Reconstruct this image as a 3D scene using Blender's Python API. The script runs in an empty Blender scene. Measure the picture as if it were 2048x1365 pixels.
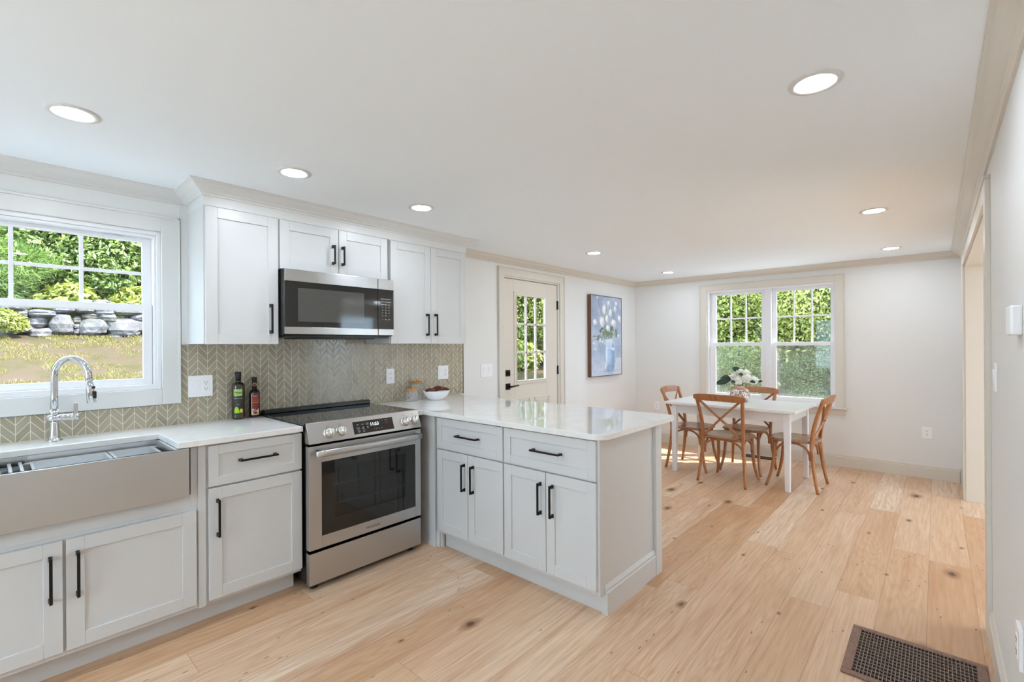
import bpy, bmesh, math, random
from mathutils import Vector, Matrix
R = math.radians
PI = math.pi
sc = bpy.context.scene
COL = sc.collection

# ------------------------------------------------------------------ camera
F, YAW, ROLL = 947.1, 0.73055, -0.00614
CAMZ = 1.372
fw = Vector((math.cos(YAW), math.sin(YAW), 0)); rt = Vector((math.sin(YAW), -math.cos(YAW), 0)); up = Vector((0, 0, 1))
r2 = rt*math.cos(ROLL) + up*math.sin(ROLL); u2 = -rt*math.sin(ROLL) + up*math.cos(ROLL)
cd = bpy.data.cameras.new('camera'); cam = bpy.data.objects.new('camera', cd); COL.objects.link(cam)
cam.matrix_world = Matrix(((r2.x, u2.x, -fw.x, 0), (r2.y, u2.y, -fw.y, 0), (r2.z, u2.z, -fw.z, CAMZ), (0, 0, 0, 1)))
cd.sensor_width = 36.0; cd.lens = F*36/2048; cd.shift_y = (690.5-682.5)/2048; cd.clip_start = .02; cd.clip_end = 200
sc.camera = cam

# ------------------------------------------------------------------ light and exposure
sc.view_settings.view_transform = 'Standard'; sc.view_settings.look = 'None'
sc.view_settings.gamma = 1; sc.view_settings.exposure = 1.13; sc.view_settings.use_curve_mapping = False
LAMP = 62.0          # radiance of each downlight lens
SKY = 3.6
SUN = 7.5
w = bpy.data.worlds.new('world'); sc.world = w; w.use_nodes = True
nt = w.node_tree; bg = nt.nodes['Background']
bg.inputs['Color'].default_value = (.70, .92, 1.13, 1); bg.inputs['Strength'].default_value = SKY
sl = bpy.data.lights.new('sun', 'SUN'); sl.energy = SUN; sl.angle = R(1.2); sl.color = (1, .99, .97)
so = bpy.data.objects.new('sun', sl); COL.objects.link(so)
so.rotation_euler = Vector((-.62, 0.75, -1.10)).to_track_quat('-Z', 'Y').to_euler(); so.location = (12, -3, 12)
try:
    c = sc.cycles
    c.use_denoising = True; c.max_bounces = 16; c.diffuse_bounces = 12; c.glossy_bounces = 4; c.transmission_bounces = 6
    c.transparent_max_bounces = 12; c.sample_clamp_indirect = 6; c.caustics_reflective = False; c.caustics_refractive = False
    c.use_light_tree = True
except Exception:
    pass

# ------------------------------------------------------------------ materials
def srgb(r, g, b):
    f = lambda c: (c/255/12.92 if c/255 <= .04045 else ((c/255+.055)/1.055)**2.4)
    return (f(r), f(g), f(b), 1)

OUT = .18
def osrgb(r, g, b):
    c = srgb(r, g, b); return (c[0]*OUT, c[1]*OUT, c[2]*OUT, 1)

class G:
    """small node graph helper"""
    def __init__(s, name):
        s.m = bpy.data.materials.new(name); s.m.use_nodes = True; s.t = s.m.node_tree
        s.b = s.t.nodes['Principled BSDF']; s.out = s.t.nodes['Material Output']
        s.tc = None
    def n(s, ty, **kw):
        x = s.t.nodes.new(ty)
        for k, v in kw.items(): setattr(x, k, v)
        return x
    def l(s, a, b): s.t.links.new(a, b)
    def put(s, sock, v):
        if isinstance(v, bpy.types.NodeSocket): s.l(v, sock)
        elif isinstance(v, (tuple, list)): sock.default_value = tuple(v)+(1,) if len(v) == 3 and len(sock.default_value) == 4 else tuple(v)
        else: sock.default_value = v
    def co(s, which='Object'):
        if not s.tc: s.tc = s.n('ShaderNodeTexCoord')
        return s.tc.outputs[which]
    def xyz(s, v=None):
        x = s.n('ShaderNodeSeparateXYZ'); s.l(v or s.co(), x.inputs[0]); return x.outputs
    def vec(s, x, y, z=0.0):
        c = s.n('ShaderNodeCombineXYZ')
        for i, v in enumerate((x, y, z)): s.put(c.inputs[i], v)
        return c.outputs[0]
    def m_(s, op, a, b=0.0, c=0.0, clamp=False):
        x = s.n('ShaderNodeMath', operation=op, use_clamp=clamp); s.put(x.inputs[0], a); s.put(x.inputs[1], b); s.put(x.inputs[2], c); return x.outputs[0]
    def noise(s, v, scale, detail=3, rough=.5, dist=0.0):
        x = s.n('ShaderNodeTexNoise'); s.l(v, x.inputs['Vector']); s.put(x.inputs['Scale'], scale); s.put(x.inputs['Detail'], detail)
        s.put(x.inputs['Roughness'], rough); s.put(x.inputs['Distortion'], dist); return x.outputs[0]
    def white(s, v):
        x = s.n('ShaderNodeTexWhiteNoise', noise_dimensions='3D'); s.l(v, x.inputs['Vector']); return x.outputs
    def vor(s, v, scale, feature='F1', out=0, rnd=1.0):
        x = s.n('ShaderNodeTexVoronoi', feature=feature); s.l(v, x.inputs['Vector']); s.put(x.inputs['Scale'], scale); s.put(x.inputs['Randomness'], rnd); return x.outputs[out]
    def ramp(s, fac, stops, interp='LINEAR'):
        x = s.n('ShaderNodeValToRGB'); x.color_ramp.interpolation = interp; e = x.color_ramp.elements
        while len(e) < len(stops): e.new(.5)
        for i, (p, c) in enumerate(stops): e[i].position = p; e[i].color = tuple(c)+((1,) if len(c) == 3 else ())
        s.put(x.inputs[0], fac); return x.outputs[0]
    def mix(s, f, a, b, mode='MIX'):
        x = s.n('ShaderNodeMix', data_type='RGBA', blend_type=mode); s.put(x.inputs[0], f); s.put(x.inputs[6], a); s.put(x.inputs[7], b); return x.outputs[2]
    def bump(s, h, st=.2, d=.002):
        x = s.n('ShaderNodeBump'); s.put(x.inputs['Strength'], st); s.put(x.inputs['Distance'], d); s.put(x.inputs['Height'], h); s.l(x.outputs[0], s.b.inputs['Normal'])
    def set(s, **kw):
        for k, v in kw.items(): s.put(s.b.inputs[k.replace('_', ' ')], v)
        return s

def plain(name, col, rough=.5, metal=0.0, var=.03, scale=6.0, **kw):
    g = G(name)
    n = g.noise(g.co(), scale, 2)
    v = g.m_('MULTIPLY_ADD', n, 2*var, 1-var)
    c = g.n('ShaderNodeMix', data_type='RGBA', blend_type='MULTIPLY'); c.inputs[0].default_value = 1
    c.inputs[6].default_value = col; g.l(g.vec(v, v, v), c.inputs[7])
    g.set(Base_Color=c.outputs[2], Roughness=rough, Metallic=metal, **kw)
    return g.m

M = {}
M['wall'] = plain('wall_paint', srgb(226, 226, 224), .6, 0, .008, 3)
M['ceiling'] = plain('ceiling_paint', srgb(240, 246, 250), .8, 0, .006, 2)
M['white'] = plain('white_trim_paint', srgb(216, 216, 214), .35, 0, .008, 4)
M['beige'] = plain('beige_trim_paint', srgb(214, 208, 197), .38, 0, .012, 4)
M['doorpaint'] = plain('beige_door_paint', srgb(216, 208, 196), .4, 0, .01, 3)
M['cab'] = plain('cabinet_paint', srgb(205, 205, 204), .32, 0, .006, 5)
M['vinyl'] = plain('white_vinyl', srgb(230, 230, 232), .3, 0, .01, 4)
M['black'] = plain('matte_black_metal', srgb(30, 29, 29), .38, .6, .05, 30)
M['bronze'] = plain('dark_bronze', srgb(48, 38, 32), .4, .7, .1, 40)
M['dark'] = plain('black_enamel', srgb(16, 16, 16), .3, 0, .05, 20)
M['rubber'] = plain('black_rubber', srgb(22, 22, 22), .6, 0, .05, 20)
M['plate'] = plain('white_plastic', srgb(238, 238, 240), .3, 0, .005, 20)
M['slot'] = plain('slot_black', srgb(25, 25, 25), .5, 0, .02, 20)
M['chrome'] = plain('polished_chrome', (.62, .62, .63, 1), .06, 1.0, .01, 8)
M['knob'] = plain('satin_steel_knob', (.78, .77, .74, 1), .22, 1.0, .02, 8)
M['tablewhite'] = plain('white_table_paint', srgb(226, 224, 224), .28, 0, .02, 8)
M['ceramic'] = plain('white_ceramic', srgb(240, 240, 242), .15, 0, .01, 6)
M['stem'] = plain('stem_green', srgb(70, 95, 50), .6, 0, .1, 20)
M['petal'] = plain('white_petals', srgb(252, 250, 244), .6, 0, .03, 30)
M['darkleaf'] = plain('dark_rose_leaf', srgb(35, 62, 48), .45, 0, .15, 30)
M['frame'] = plain('walnut_frame', srgb(104, 74, 58), .5, 0, .12, 20)
M['lidwood'] = plain('bamboo_lid', srgb(205, 150, 88), .45, 0, .08, 25)
M['pepper'] = plain('dried_chili', srgb(92, 28, 22), .3, 0, .3, 40)
M['grout_edge'] = plain('metal_edge', srgb(70, 66, 66), .4, .3, .05, 20)
M['inner_gray'] = plain('unlit_oven_cavity', srgb(60, 62, 60), .45, .3, .1, 6)
M['wire'] = plain('rack_wire', srgb(150, 150, 145), .3, .9, .02, 10)
M['kraft'] = plain('speckled_vase_glass', srgb(200, 165, 135), .15, .3, .25, 60)
M['reflector'] = plain('pale_reflector_slab', srgb(232, 230, 226), .8, 0, .04, 2)  # surface of the added slabs that throw daylight up into the rooms
M['path'] = plain('grey_reflector_slab', srgb(128, 128, 130), .8, 0, .04, 2)  # darker surface for the two added slabs with a weaker bounce
M['white_text'] = plain('white_print', srgb(225, 228, 228), .5, 0, .01, 5)
M['grey_text'] = plain('grey_print', srgb(120, 120, 120), .5, 0, .01, 5)
M['red_text'] = plain('red_print', srgb(190, 50, 45), .5, 0, .01, 5)
M['etched'] = plain('etched_letters', srgb(75, 70, 66), .5, .3, .01, 5)
M['orange_text'] = plain('orange_print', srgb(205, 110, 60), .5, 0, .01, 5)
M['label_green'] = plain('pale_green_label', srgb(165, 195, 105), .5, 0, .06, 60)
M['label_lime'] = plain('lime_olive_print', srgb(160, 200, 30), .5, 0, .08, 60)
M['label_yellow'] = plain('yellow_olive_print', srgb(220, 215, 60), .5, 0, .05, 60)
M['label_dark'] = plain('charcoal_label', srgb(45, 42, 38), .5, 0, .05, 60)
M['label_red'] = plain('brick_red_label', srgb(125, 38, 22), .45, 0, .2, 50)
M['label_cream'] = plain('cream_label', srgb(222, 190, 145), .5, 0, .05, 50)
M['grape'] = plain('purple_grape_print', srgb(80, 35, 80), .45, 0, .3, 90)
M['utility'] = plain('white_pipe_plastic', srgb(235, 230, 220), .5, 0, .03, 10)

def emit(name, col, st):
    g = G(name); e = g.n('ShaderNodeEmission'); e.inputs[0].default_value = col; e.inputs[1].default_value = st
    g.l(e.outputs[0], g.out.inputs[0]); return g.m
M['lens'] = emit('lamp_lens', (.89, .995, 1.12, 1), LAMP)
M['led'] = emit('clock_digits', (.75, .85, 1, 1), 1.2)
M['led_dim'] = emit('panel_print_lit', (.8, .85, .9, 1), .25)

def glass(name, tint=(1, 1, 1, 1), refl=1.0):
    g = G(name); t = g.n('ShaderNodeBsdfTransparent'); t.inputs[0].default_value = tint
    gl = g.n('ShaderNodeBsdfGlossy'); gl.inputs['Roughness'].default_value = .01
    lw = g.n('ShaderNodeLayerWeight'); lw.inputs[0].default_value = .5      # Schlick's curve, the same from both sides of the pane
    fz_ = g.m_('MULTIPLY_ADD', g.m_('POWER', lw.outputs['Facing'], 5.0), .93, .045)
    mx = g.n('ShaderNodeMixShader'); g.l(g.m_('MULTIPLY', fz_, refl), mx.inputs[0]); g.l(t.outputs[0], mx.inputs[1]); g.l(gl.outputs[0], mx.inputs[2])
    g.l(mx.outputs[0], g.out.inputs[0]); return g.m
M['glass'] = glass('window_glass', (.97, .985, .975, 1), .9)
M['jarglass'] = glass('jar_glass', (.985, .98, .985, 1), 1.0)
_g = M['jarglass'].node_tree; _o = _g.nodes['Material Output']; _s = _o.inputs[0].links[0].from_socket; _d = _g.nodes.new('ShaderNodeBsdfDiffuse'); _d.inputs[0].default_value = (.97, .96, .97, 1); _x = _g.nodes.new('ShaderNodeMixShader'); _x.inputs[0].default_value = .12; _g.links.new(_s, _x.inputs[1]); _g.links.new(_d.outputs[0], _x.inputs[2]); _g.links.new(_x.outputs[0], _o.inputs[0])
g = G('insect_screen'); t = g.n('ShaderNodeBsdfTransparent'); d = g.n('ShaderNodeBsdfDiffuse'); d.inputs[0].default_value = (.62, .6, .58, 1)
mx = g.n('ShaderNodeMixShader'); mx.inputs[0].default_value = .30; g.l(t.outputs[0], mx.inputs[1]); g.l(d.outputs[0], mx.inputs[2]); g.l(mx.outputs[0], g.out.inputs[0]); M['screen'] = g.m

# brushed steel
def steel(name, col, rough, axis, aniso=.75):
    g = G(name); big = g.noise(g.co(), 4, 2)
    g.set(Base_Color=col, Metallic=1.0, Roughness=g.m_('MULTIPLY_ADD', big, .08, rough-.04), Anisotropic=aniso)
    g.l(g.vec(*{'x': (1.0, 0.0, 0.0), 'z': (0.0, 0.0, 1.0)}[axis]), g.b.inputs['Tangent']); return g.m
M['steel'] = steel('brushed_steel', (.56, .56, .555, 1), .30, 'z')
M['steel_range'] = steel('range_steel', (.53, .52, .51, 1), .30, 'z')
M['basin'] = steel('basin_steel', (.8, .8, .8, 1), .3, 'z', 0.0)
g = G('black_ceramic_glass'); g.set(Base_Color=(.012, .012, .012, 1), Roughness=.04, Specular_IOR_Level=.6)
n = g.noise(g.co(), 900, 1); g.put(g.b.inputs['Base Color'], g.ramp(n, [(.62, (.012, .012, .012)), (.72, (.06, .06, .06))])); M['cooktop'] = g.m
g = G('appliance_black_glass'); n = g.noise(g.co(), 2, 1); g.set(Base_Color=g.ramp(n, [(0, (.012, .012, .011)), (1, (.02, .02, .019))]), Roughness=.05, Specular_IOR_Level=.55); M['blackglass'] = g.m
g = G('microwave_mesh_window'); n = g.vor(g.co(), 500); g.set(Base_Color=g.ramp(n, [(0, (.035, .035, .032)), (1, (.11, .11, .10))]), Roughness=.07, Specular_IOR_Level=.5); M['meshwin'] = g.m
g = G('oven_window'); t = g.n('ShaderNodeBsdfTransparent'); t.inputs[0].default_value = (.42, .43, .42, 1)
gl = g.n('ShaderNodeBsdfGlossy'); gl.inputs['Roughness'].default_value = .03
lw = g.n('ShaderNodeLayerWeight'); lw.inputs[0].default_value = .5; mx = g.n('ShaderNodeMixShader')
g.l(g.m_('MULTIPLY_ADD', g.m_('POWER', lw.outputs['Facing'], 5.0), .9, .06), mx.inputs[0]); g.l(t.outputs[0], mx.inputs[1]); g.l(gl.outputs[0], mx.inputs[2]); g.l(mx.outputs[0], g.out.inputs[0]); M['ovenwin'] = g.m
g = G('olive_bottle_glass'); n = g.noise(g.co(), 8, 1); g.set(Base_Color=g.ramp(n, [(0, (.018, .016, .004)), (1, (.035, .03, .006))]), Roughness=.06, Coat_Weight=.5); M['oilglass'] = g.m
g = G('vinegar_bottle_glass'); n = g.noise(g.co(), 8, 1); g.set(Base_Color=g.ramp(n, [(0, (.012, .005, .006)), (1, (.022, .009, .01))]), Roughness=.06, Coat_Weight=.5); M['vinglass'] = g.m

# quartz
g = G('white_quartz'); v = g.co()
n1 = g.noise(v, 2.2, 5, .6, 1.2); vein = g.m_('SUBTRACT', 1.0, g.m_('MULTIPLY', g.m_('ABSOLUTE', g.m_('SUBTRACT', n1, .5)), 22), 0, True)
n2 = g.noise(v, 28, 4); f = g.m_('MULTIPLY', vein, g.m_('MULTIPLY', n2, .20))
c = g.mix(f, srgb(232, 231, 228), srgb(165, 163, 160)); c = g.mix(g.m_('MULTIPLY', g.noise(v, 90, 2), .06), c, srgb(150, 150, 148))
g.set(Base_Color=c, Roughness=.035, Specular_IOR_Level=.75); M['quartz'] = g.m

# plank floor: boards run along x, 190 mm wide
g = G('oak_plank_floor'); o = g.xyz(); W_ = .19; L_ = 1.75
yy = g.m_('DIVIDE', g.m_('SUBTRACT', o[1], .04), W_); row = g.m_('FLOOR', yy); fy = g.m_('FRACT', yy)
rr = g.white(g.vec(row, 3.7, 1.3))[0]; xx = g.m_('ADD', g.m_('DIVIDE', o[0], L_), g.m_('MULTIPLY', rr, 9.0)); colx = g.m_('FLOOR', xx); fx = g.m_('FRACT', xx)
wn = g.white(g.vec(row, colx, 0.5)); rid = wn[0]; rid2 = g.white(g.vec(colx, row, 7.5))[0]
base = g.ramp(rid, [(0, srgb(196, 155, 119)), (.25, srgb(216, 183, 152)), (.5, srgb(225, 198, 171)), (.75, srgb(206, 169, 134)), (1, srgb(231, 210, 187))])
off = g.m_('MULTIPLY', rid, 60.0); off2 = g.m_('MULTIPLY', rid2, 40.0)
gv = g.vec(g.m_('ADD', g.m_('MULTIPLY', o[0], 1.6), off), g.m_('ADD', g.m_('MULTIPLY', o[1], 30.0), off2), 0.0)
fine = g.noise(gv, 2.0, 5, .65)
gv2 = g.vec(g.m_('ADD', g.m_('MULTIPLY', o[0], .55), off2), g.m_('ADD', g.m_('MULTIPLY', o[1], 5.5), off), 0.0)
cn = g.noise(gv2, 1.0, 2, .5, .25)
rings = g.m_('ABSOLUTE', g.m_('SINE', g.m_('MULTIPLY', cn, 75.0)))
rings = g.m_('MULTIPLY', g.m_('POWER', rings, 3.0), g.m_('GREATER_THAN', rid2, .45))
c = g.mix(g.m_('MULTIPLY', g.m_('SUBTRACT', fine, .38, 0, True), 2.0, 0, True), base, srgb(182, 136, 96))
c = g.mix(g.m_('MULTIPLY', rings, .24), c, srgb(172, 124, 84))
c = g.mix(g.m_('MULTIPLY', g.m_('SUBTRACT', g.noise(g.vec(g.m_('ADD', g.m_('MULTIPLY', o[0], .8), off), g.m_('ADD', g.m_('MULTIPLY', o[1], 9.0), off2), 3.0), 1.0, 3, .6), .52, 0, True), 3.2, 0, True), c, srgb(178, 128, 90))

kv = g.vec(g.m_('MULTIPLY', o[0], 1.0), g.m_('MULTIPLY', o[1], 1.9), 0.0)
kv = g.vec(g.m_('ADD', g.m_('MULTIPLY', o[0], 1.0), g.m_('MULTIPLY', g.noise(g.co(), 22, 3), .035)), g.m_('ADD', g.m_('MULTIPLY', o[1], 1.9), g.m_('MULTIPLY', g.noise(g.co(), 31, 3), .035)), 0.0)
kc = g.n('ShaderNodeTexVoronoi', voronoi_dimensions='2D'); g.l(kv, kc.inputs['Vector']); kc.inputs['Scale'].default_value = 2.3; kd = kc.outputs['Distance']
krw = g.n('ShaderNodeTexWhiteNoise', noise_dimensions='3D'); g.l(kc.outputs['Color'], krw.inputs['Vector']); kr = krw.outputs['Value']; ksc = g.n('ShaderNodeSeparateColor'); g.l(krw.outputs['Color'], ksc.inputs[0])
kon = g.m_('LESS_THAN', kr, .42); ksz = g.m_('MULTIPLY_ADD', g.m_('POWER', ksc.outputs[1], 3.0), .20, .055)
tk = g.m_('MULTIPLY', g.m_('SUBTRACT', 1.0, g.m_('DIVIDE', kd, ksz), 0, True), kon)
halo = g.m_('MULTIPLY', g.m_('MULTIPLY', tk, 2.2, 0, True), .75)
core = g.m_('MULTIPLY', g.m_('SUBTRACT', tk, .55, 0, True), 4.0, 0, True)
c = g.mix(halo, c, srgb(150, 106, 72)); c = g.mix(g.m_('MULTIPLY', core, .85), c, srgb(70, 46, 32))
# small dark checks
kq = g.n('ShaderNodeTexVoronoi', voronoi_dimensions='2D'); g.l(g.vec(o[0], g.m_('MULTIPLY', o[1], 4.0)), kq.inputs['Vector']); kq.inputs['Scale'].default_value = 5.0
chk = g.m_('MULTIPLY', g.m_('LESS_THAN', kq.outputs['Distance'], g.m_('MULTIPLY', g.noise(g.co(), 40, 2), .12)), g.m_('GREATER_THAN', g.noise(g.vec(g.m_('ADD', o[0], off), g.m_('MULTIPLY', o[1], 2.0)), 2.2, 2), .60))
c = g.mix(g.m_('MULTIPLY', chk, .7), c, srgb(104, 72, 50))
ey = g.m_('MULTIPLY', g.m_('MINIMUM', fy, g.m_('SUBTRACT', 1.0, fy)), W_); ex = g.m_('MULTIPLY', g.m_('MINIMUM', fx, g.m_('SUBTRACT', 1.0, fx)), L_)
seam = g.m_('LESS_THAN', g.m_('MINIMUM', ey, ex), .0011)
c = g.mix(g.m_('MULTIPLY', seam, .55), c, srgb(120, 84, 58))
g.set(Base_Color=c, Roughness=g.m_('MULTIPLY_ADD', fine, .12, .33), Specular_IOR_Level=.4)
g.bump(g.m_('SUBTRACT', g.m_('MULTIPLY', fine, .3), g.m_('MULTIPLY', seam, 1.0)), .25, .001); M['floor'] = g.m

# chevron glass tile
g = G('chevron_glass_tile'); o = g.xyz(); P_ = .05; H_ = .0465
xs = g.m_('DIVIDE', g.m_('SUBTRACT', o[0], 1.0), P_)
colm = g.m_('FLOOR', xs); fx = g.m_('FRACT', xs)
tri = g.m_('PINGPONG', xs, 1.0)
zz = g.m_('DIVIDE', g.m_('SUBTRACT', g.m_('SUBTRACT', o[2], 1.188), g.m_('MULTIPLY', tri, .060)), H_)
rowt = g.m_('FLOOR', zz); fz = g.m_('FRACT', zz)
rnd = g.white(g.vec(colm, rowt, 2.0))[0]
sgn = g.m_('MULTIPLY_ADD', g.m_('MODULO', g.m_('ABSOLUTE', colm), 2.0), -2.0, 1.0)
tilec = g.ramp(rnd, [(0, srgb(142, 130, 112)), (.3, srgb(160, 152, 130)), (.55, srgb(150, 136, 116)), (.8, srgb(168, 158, 137)), (1, srgb(154, 142, 124))])
st = g.noise(g.vec(g.m_('MULTIPLY', o[0], 10), g.m_('ADD', g.m_('MULTIPLY', zz, 6.0), g.m_('MULTIPLY', rnd, 30)), 0.0), 1.6, 4, .6)
tilec = g.mix(g.m_('MULTIPLY', g.m_('SUBTRACT', st, .4, 0, True), 1.4, 0, True), tilec, srgb(196, 190, 168))
dx = g.m_('MULTIPLY', g.m_('MINIMUM', fx, g.m_('SUBTRACT', 1.0, fx)), P_)
dz = g.m_('MULTIPLY', g.m_('MINIMUM', fz, g.m_('SUBTRACT', 1.0, fz)), H_*.64)
dist = g.m_('MINIMUM', dx, dz)
gr = g.m_('LESS_THAN', dist, .00145)
c = g.mix(gr, tilec, srgb(214, 206, 190))
g.set(Base_Color=c, Roughness=g.m_('MULTIPLY_ADD', gr, .5, .17), Specular_IOR_Level=.5)
h = g.m_('MULTIPLY', g.m_('MINIMUM', dist, .004), 250.0)
tilt = g.m_('MULTIPLY', g.white(g.vec(rowt, colm, 9.0))[0], fz)
g.bump(g.m_('ADD', h, g.m_('ADD', g.m_('MULTIPLY', st, .25), g.m_('MULTIPLY', tilt, .5))), .35, .0012); M['tile'] = g.m

# chair wood
def wood(name, a, b, rough, sx=(6, 6, 6)):
    g = G(name); o = g.xyz(); v = g.vec(g.m_('MULTIPLY', o[0], sx[0]), g.m_('MULTIPLY', o[1], sx[1]), g.m_('MULTIPLY', o[2], sx[2]))
    n = g.noise(v, 3, 4, .6, .8); g.set(Base_Color=g.ramp(n, [(.3, a), (.7, b)]), Roughness=rough); return g.m
M['chair'] = wood('honey_oak_chair', srgb(146, 92, 54), srgb(182, 124, 78), .35, (14, 14, 4))
M['seat'] = wood('chair_seat_wood', srgb(140, 96, 70), srgb(172, 126, 96), .22, (3, 22, 8))
M['ventwood'] = wood('stained_vent_wood', srgb(112, 82, 68), srgb(138, 104, 86), .5, (6, 20, 10))
M['ventgrid'] = plain('brown_grille', srgb(140, 118, 104), .45, .2, .05, 30)

# outdoor
g = G('lawn_ground'); v = g.co(); n = g.noise(v, 2.6, 7, .75, .3); n2 = g.noise(v, 22, 5, .8)
f = g.m_('ADD', g.m_('MULTIPLY', n, .75), g.m_('MULTIPLY', n2, .35))
c = g.ramp(f, [(.42, osrgb(196, 162, 144)), (.54, osrgb(190, 164, 132)), (.62, osrgb(170, 158, 108)), (.78, osrgb(140, 150, 84))])
yc = g.xyz()[1]; xc = g.xyz()[0]
hill = g.m_('GREATER_THAN', g.m_('MAXIMUM', g.m_('SUBTRACT', yc, 13.8), g.m_('MINIMUM', g.m_('SUBTRACT', xc, 11.5), g.m_('SUBTRACT', 8.5, yc))), 0.0)
c2 = g.ramp(n2, [(.3, osrgb(58, 48, 36)), (.55, osrgb(84, 66, 50)), (.7, osrgb(64, 84, 40))])
g.set(Base_Color=g.mix(hill, c, c2), Roughness=.95, Specular_IOR_Level=.1); g.bump(n2, .6, .05); M['ground'] = g.m
g = G('lichen_granite'); v = g.co(); n = g.noise(v, 7, 6, .7); n2 = g.noise(v, 2.2, 3)
c = g.ramp(n, [(.3, osrgb(205, 196, 196)), (.5, (.14, .13, .132)), (.7, (.21, .197, .199))]); c = g.mix(g.m_('GREATER_THAN', n2, .58), c, g.mix(.5, c, osrgb(200, 200, 170)))
g.set(Base_Color=c, Roughness=.9, Specular_IOR_Level=.15); g.bump(n, .8, .04); M['stone'] = g.m
def leafmat(name, a, b, c_):
    a, b, c_ = [(q[0]*3.9, q[1]*3.6, q[2]*2.0, 1) for q in (a, b, c_)]
    g = G(name); oi = g.n('ShaderNodeObjectInfo'); n = g.noise(g.co(), 2.2, 4, .7); n2 = g.white(g.vec(*[g.m_('MULTIPLY', s, 25.0) for s in g.xyz()]))[0]
    f = g.m_('ADD', g.m_('MULTIPLY', n, .8), g.m_('MULTIPLY', g.noise(g.co(), 40, 1), .5))
    c = g.ramp(f, [(.42, a), (.62, b), (.85, c_)])
    d = g.n('ShaderNodeBsdfDiffuse'); g.l(c, d.inputs[0]); t = g.n('ShaderNodeBsdfTranslucent'); g.l(g.mix(.4, c, osrgb(200, 215, 90)), t.inputs[0])
    mx = g.n('ShaderNodeMixShader'); mx.inputs[0].default_value = .38; g.l(d.outputs[0], mx.inputs[1]); g.l(t.outputs[0], mx.inputs[2])
    gl = g.n('ShaderNodeBsdfGlossy'); gl.inputs['Roughness'].default_value = .45; m2 = g.n('ShaderNodeMixShader'); m2.inputs[0].default_value = .06
    g.l(mx.outputs[0], m2.inputs[1]); g.l(gl.outputs[0], m2.inputs[2]); g.l(m2.outputs[0], g.out.inputs[0]); return g.m
M['leaf'] = leafmat('broad_leaves', osrgb(92, 128, 76), osrgb(138, 170, 104), osrgb(184, 206, 140))
M['leafy'] = leafmat('yellow_green_leaves', osrgb(134, 158, 88), osrgb(182, 198, 112), osrgb(214, 218, 146))  # leaves that are yellow-green by themselves
M['leafd'] = leafmat('deep_green_leaves', osrgb(76, 108, 80), osrgb(112, 146, 104), osrgb(158, 184, 134))
M['needle'] = leafmat('pine_needles', osrgb(104, 150, 98), osrgb(140, 184, 112), osrgb(180, 212, 134))
M['grassy'] = leafmat('dry_grass_blades', osrgb(128, 128, 74), osrgb(158, 150, 90), osrgb(176, 166, 108))
M['bark'] = wood('tree_bark', osrgb(70, 56, 46), osrgb(112, 94, 78), .9, (8, 8, 2))

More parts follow.
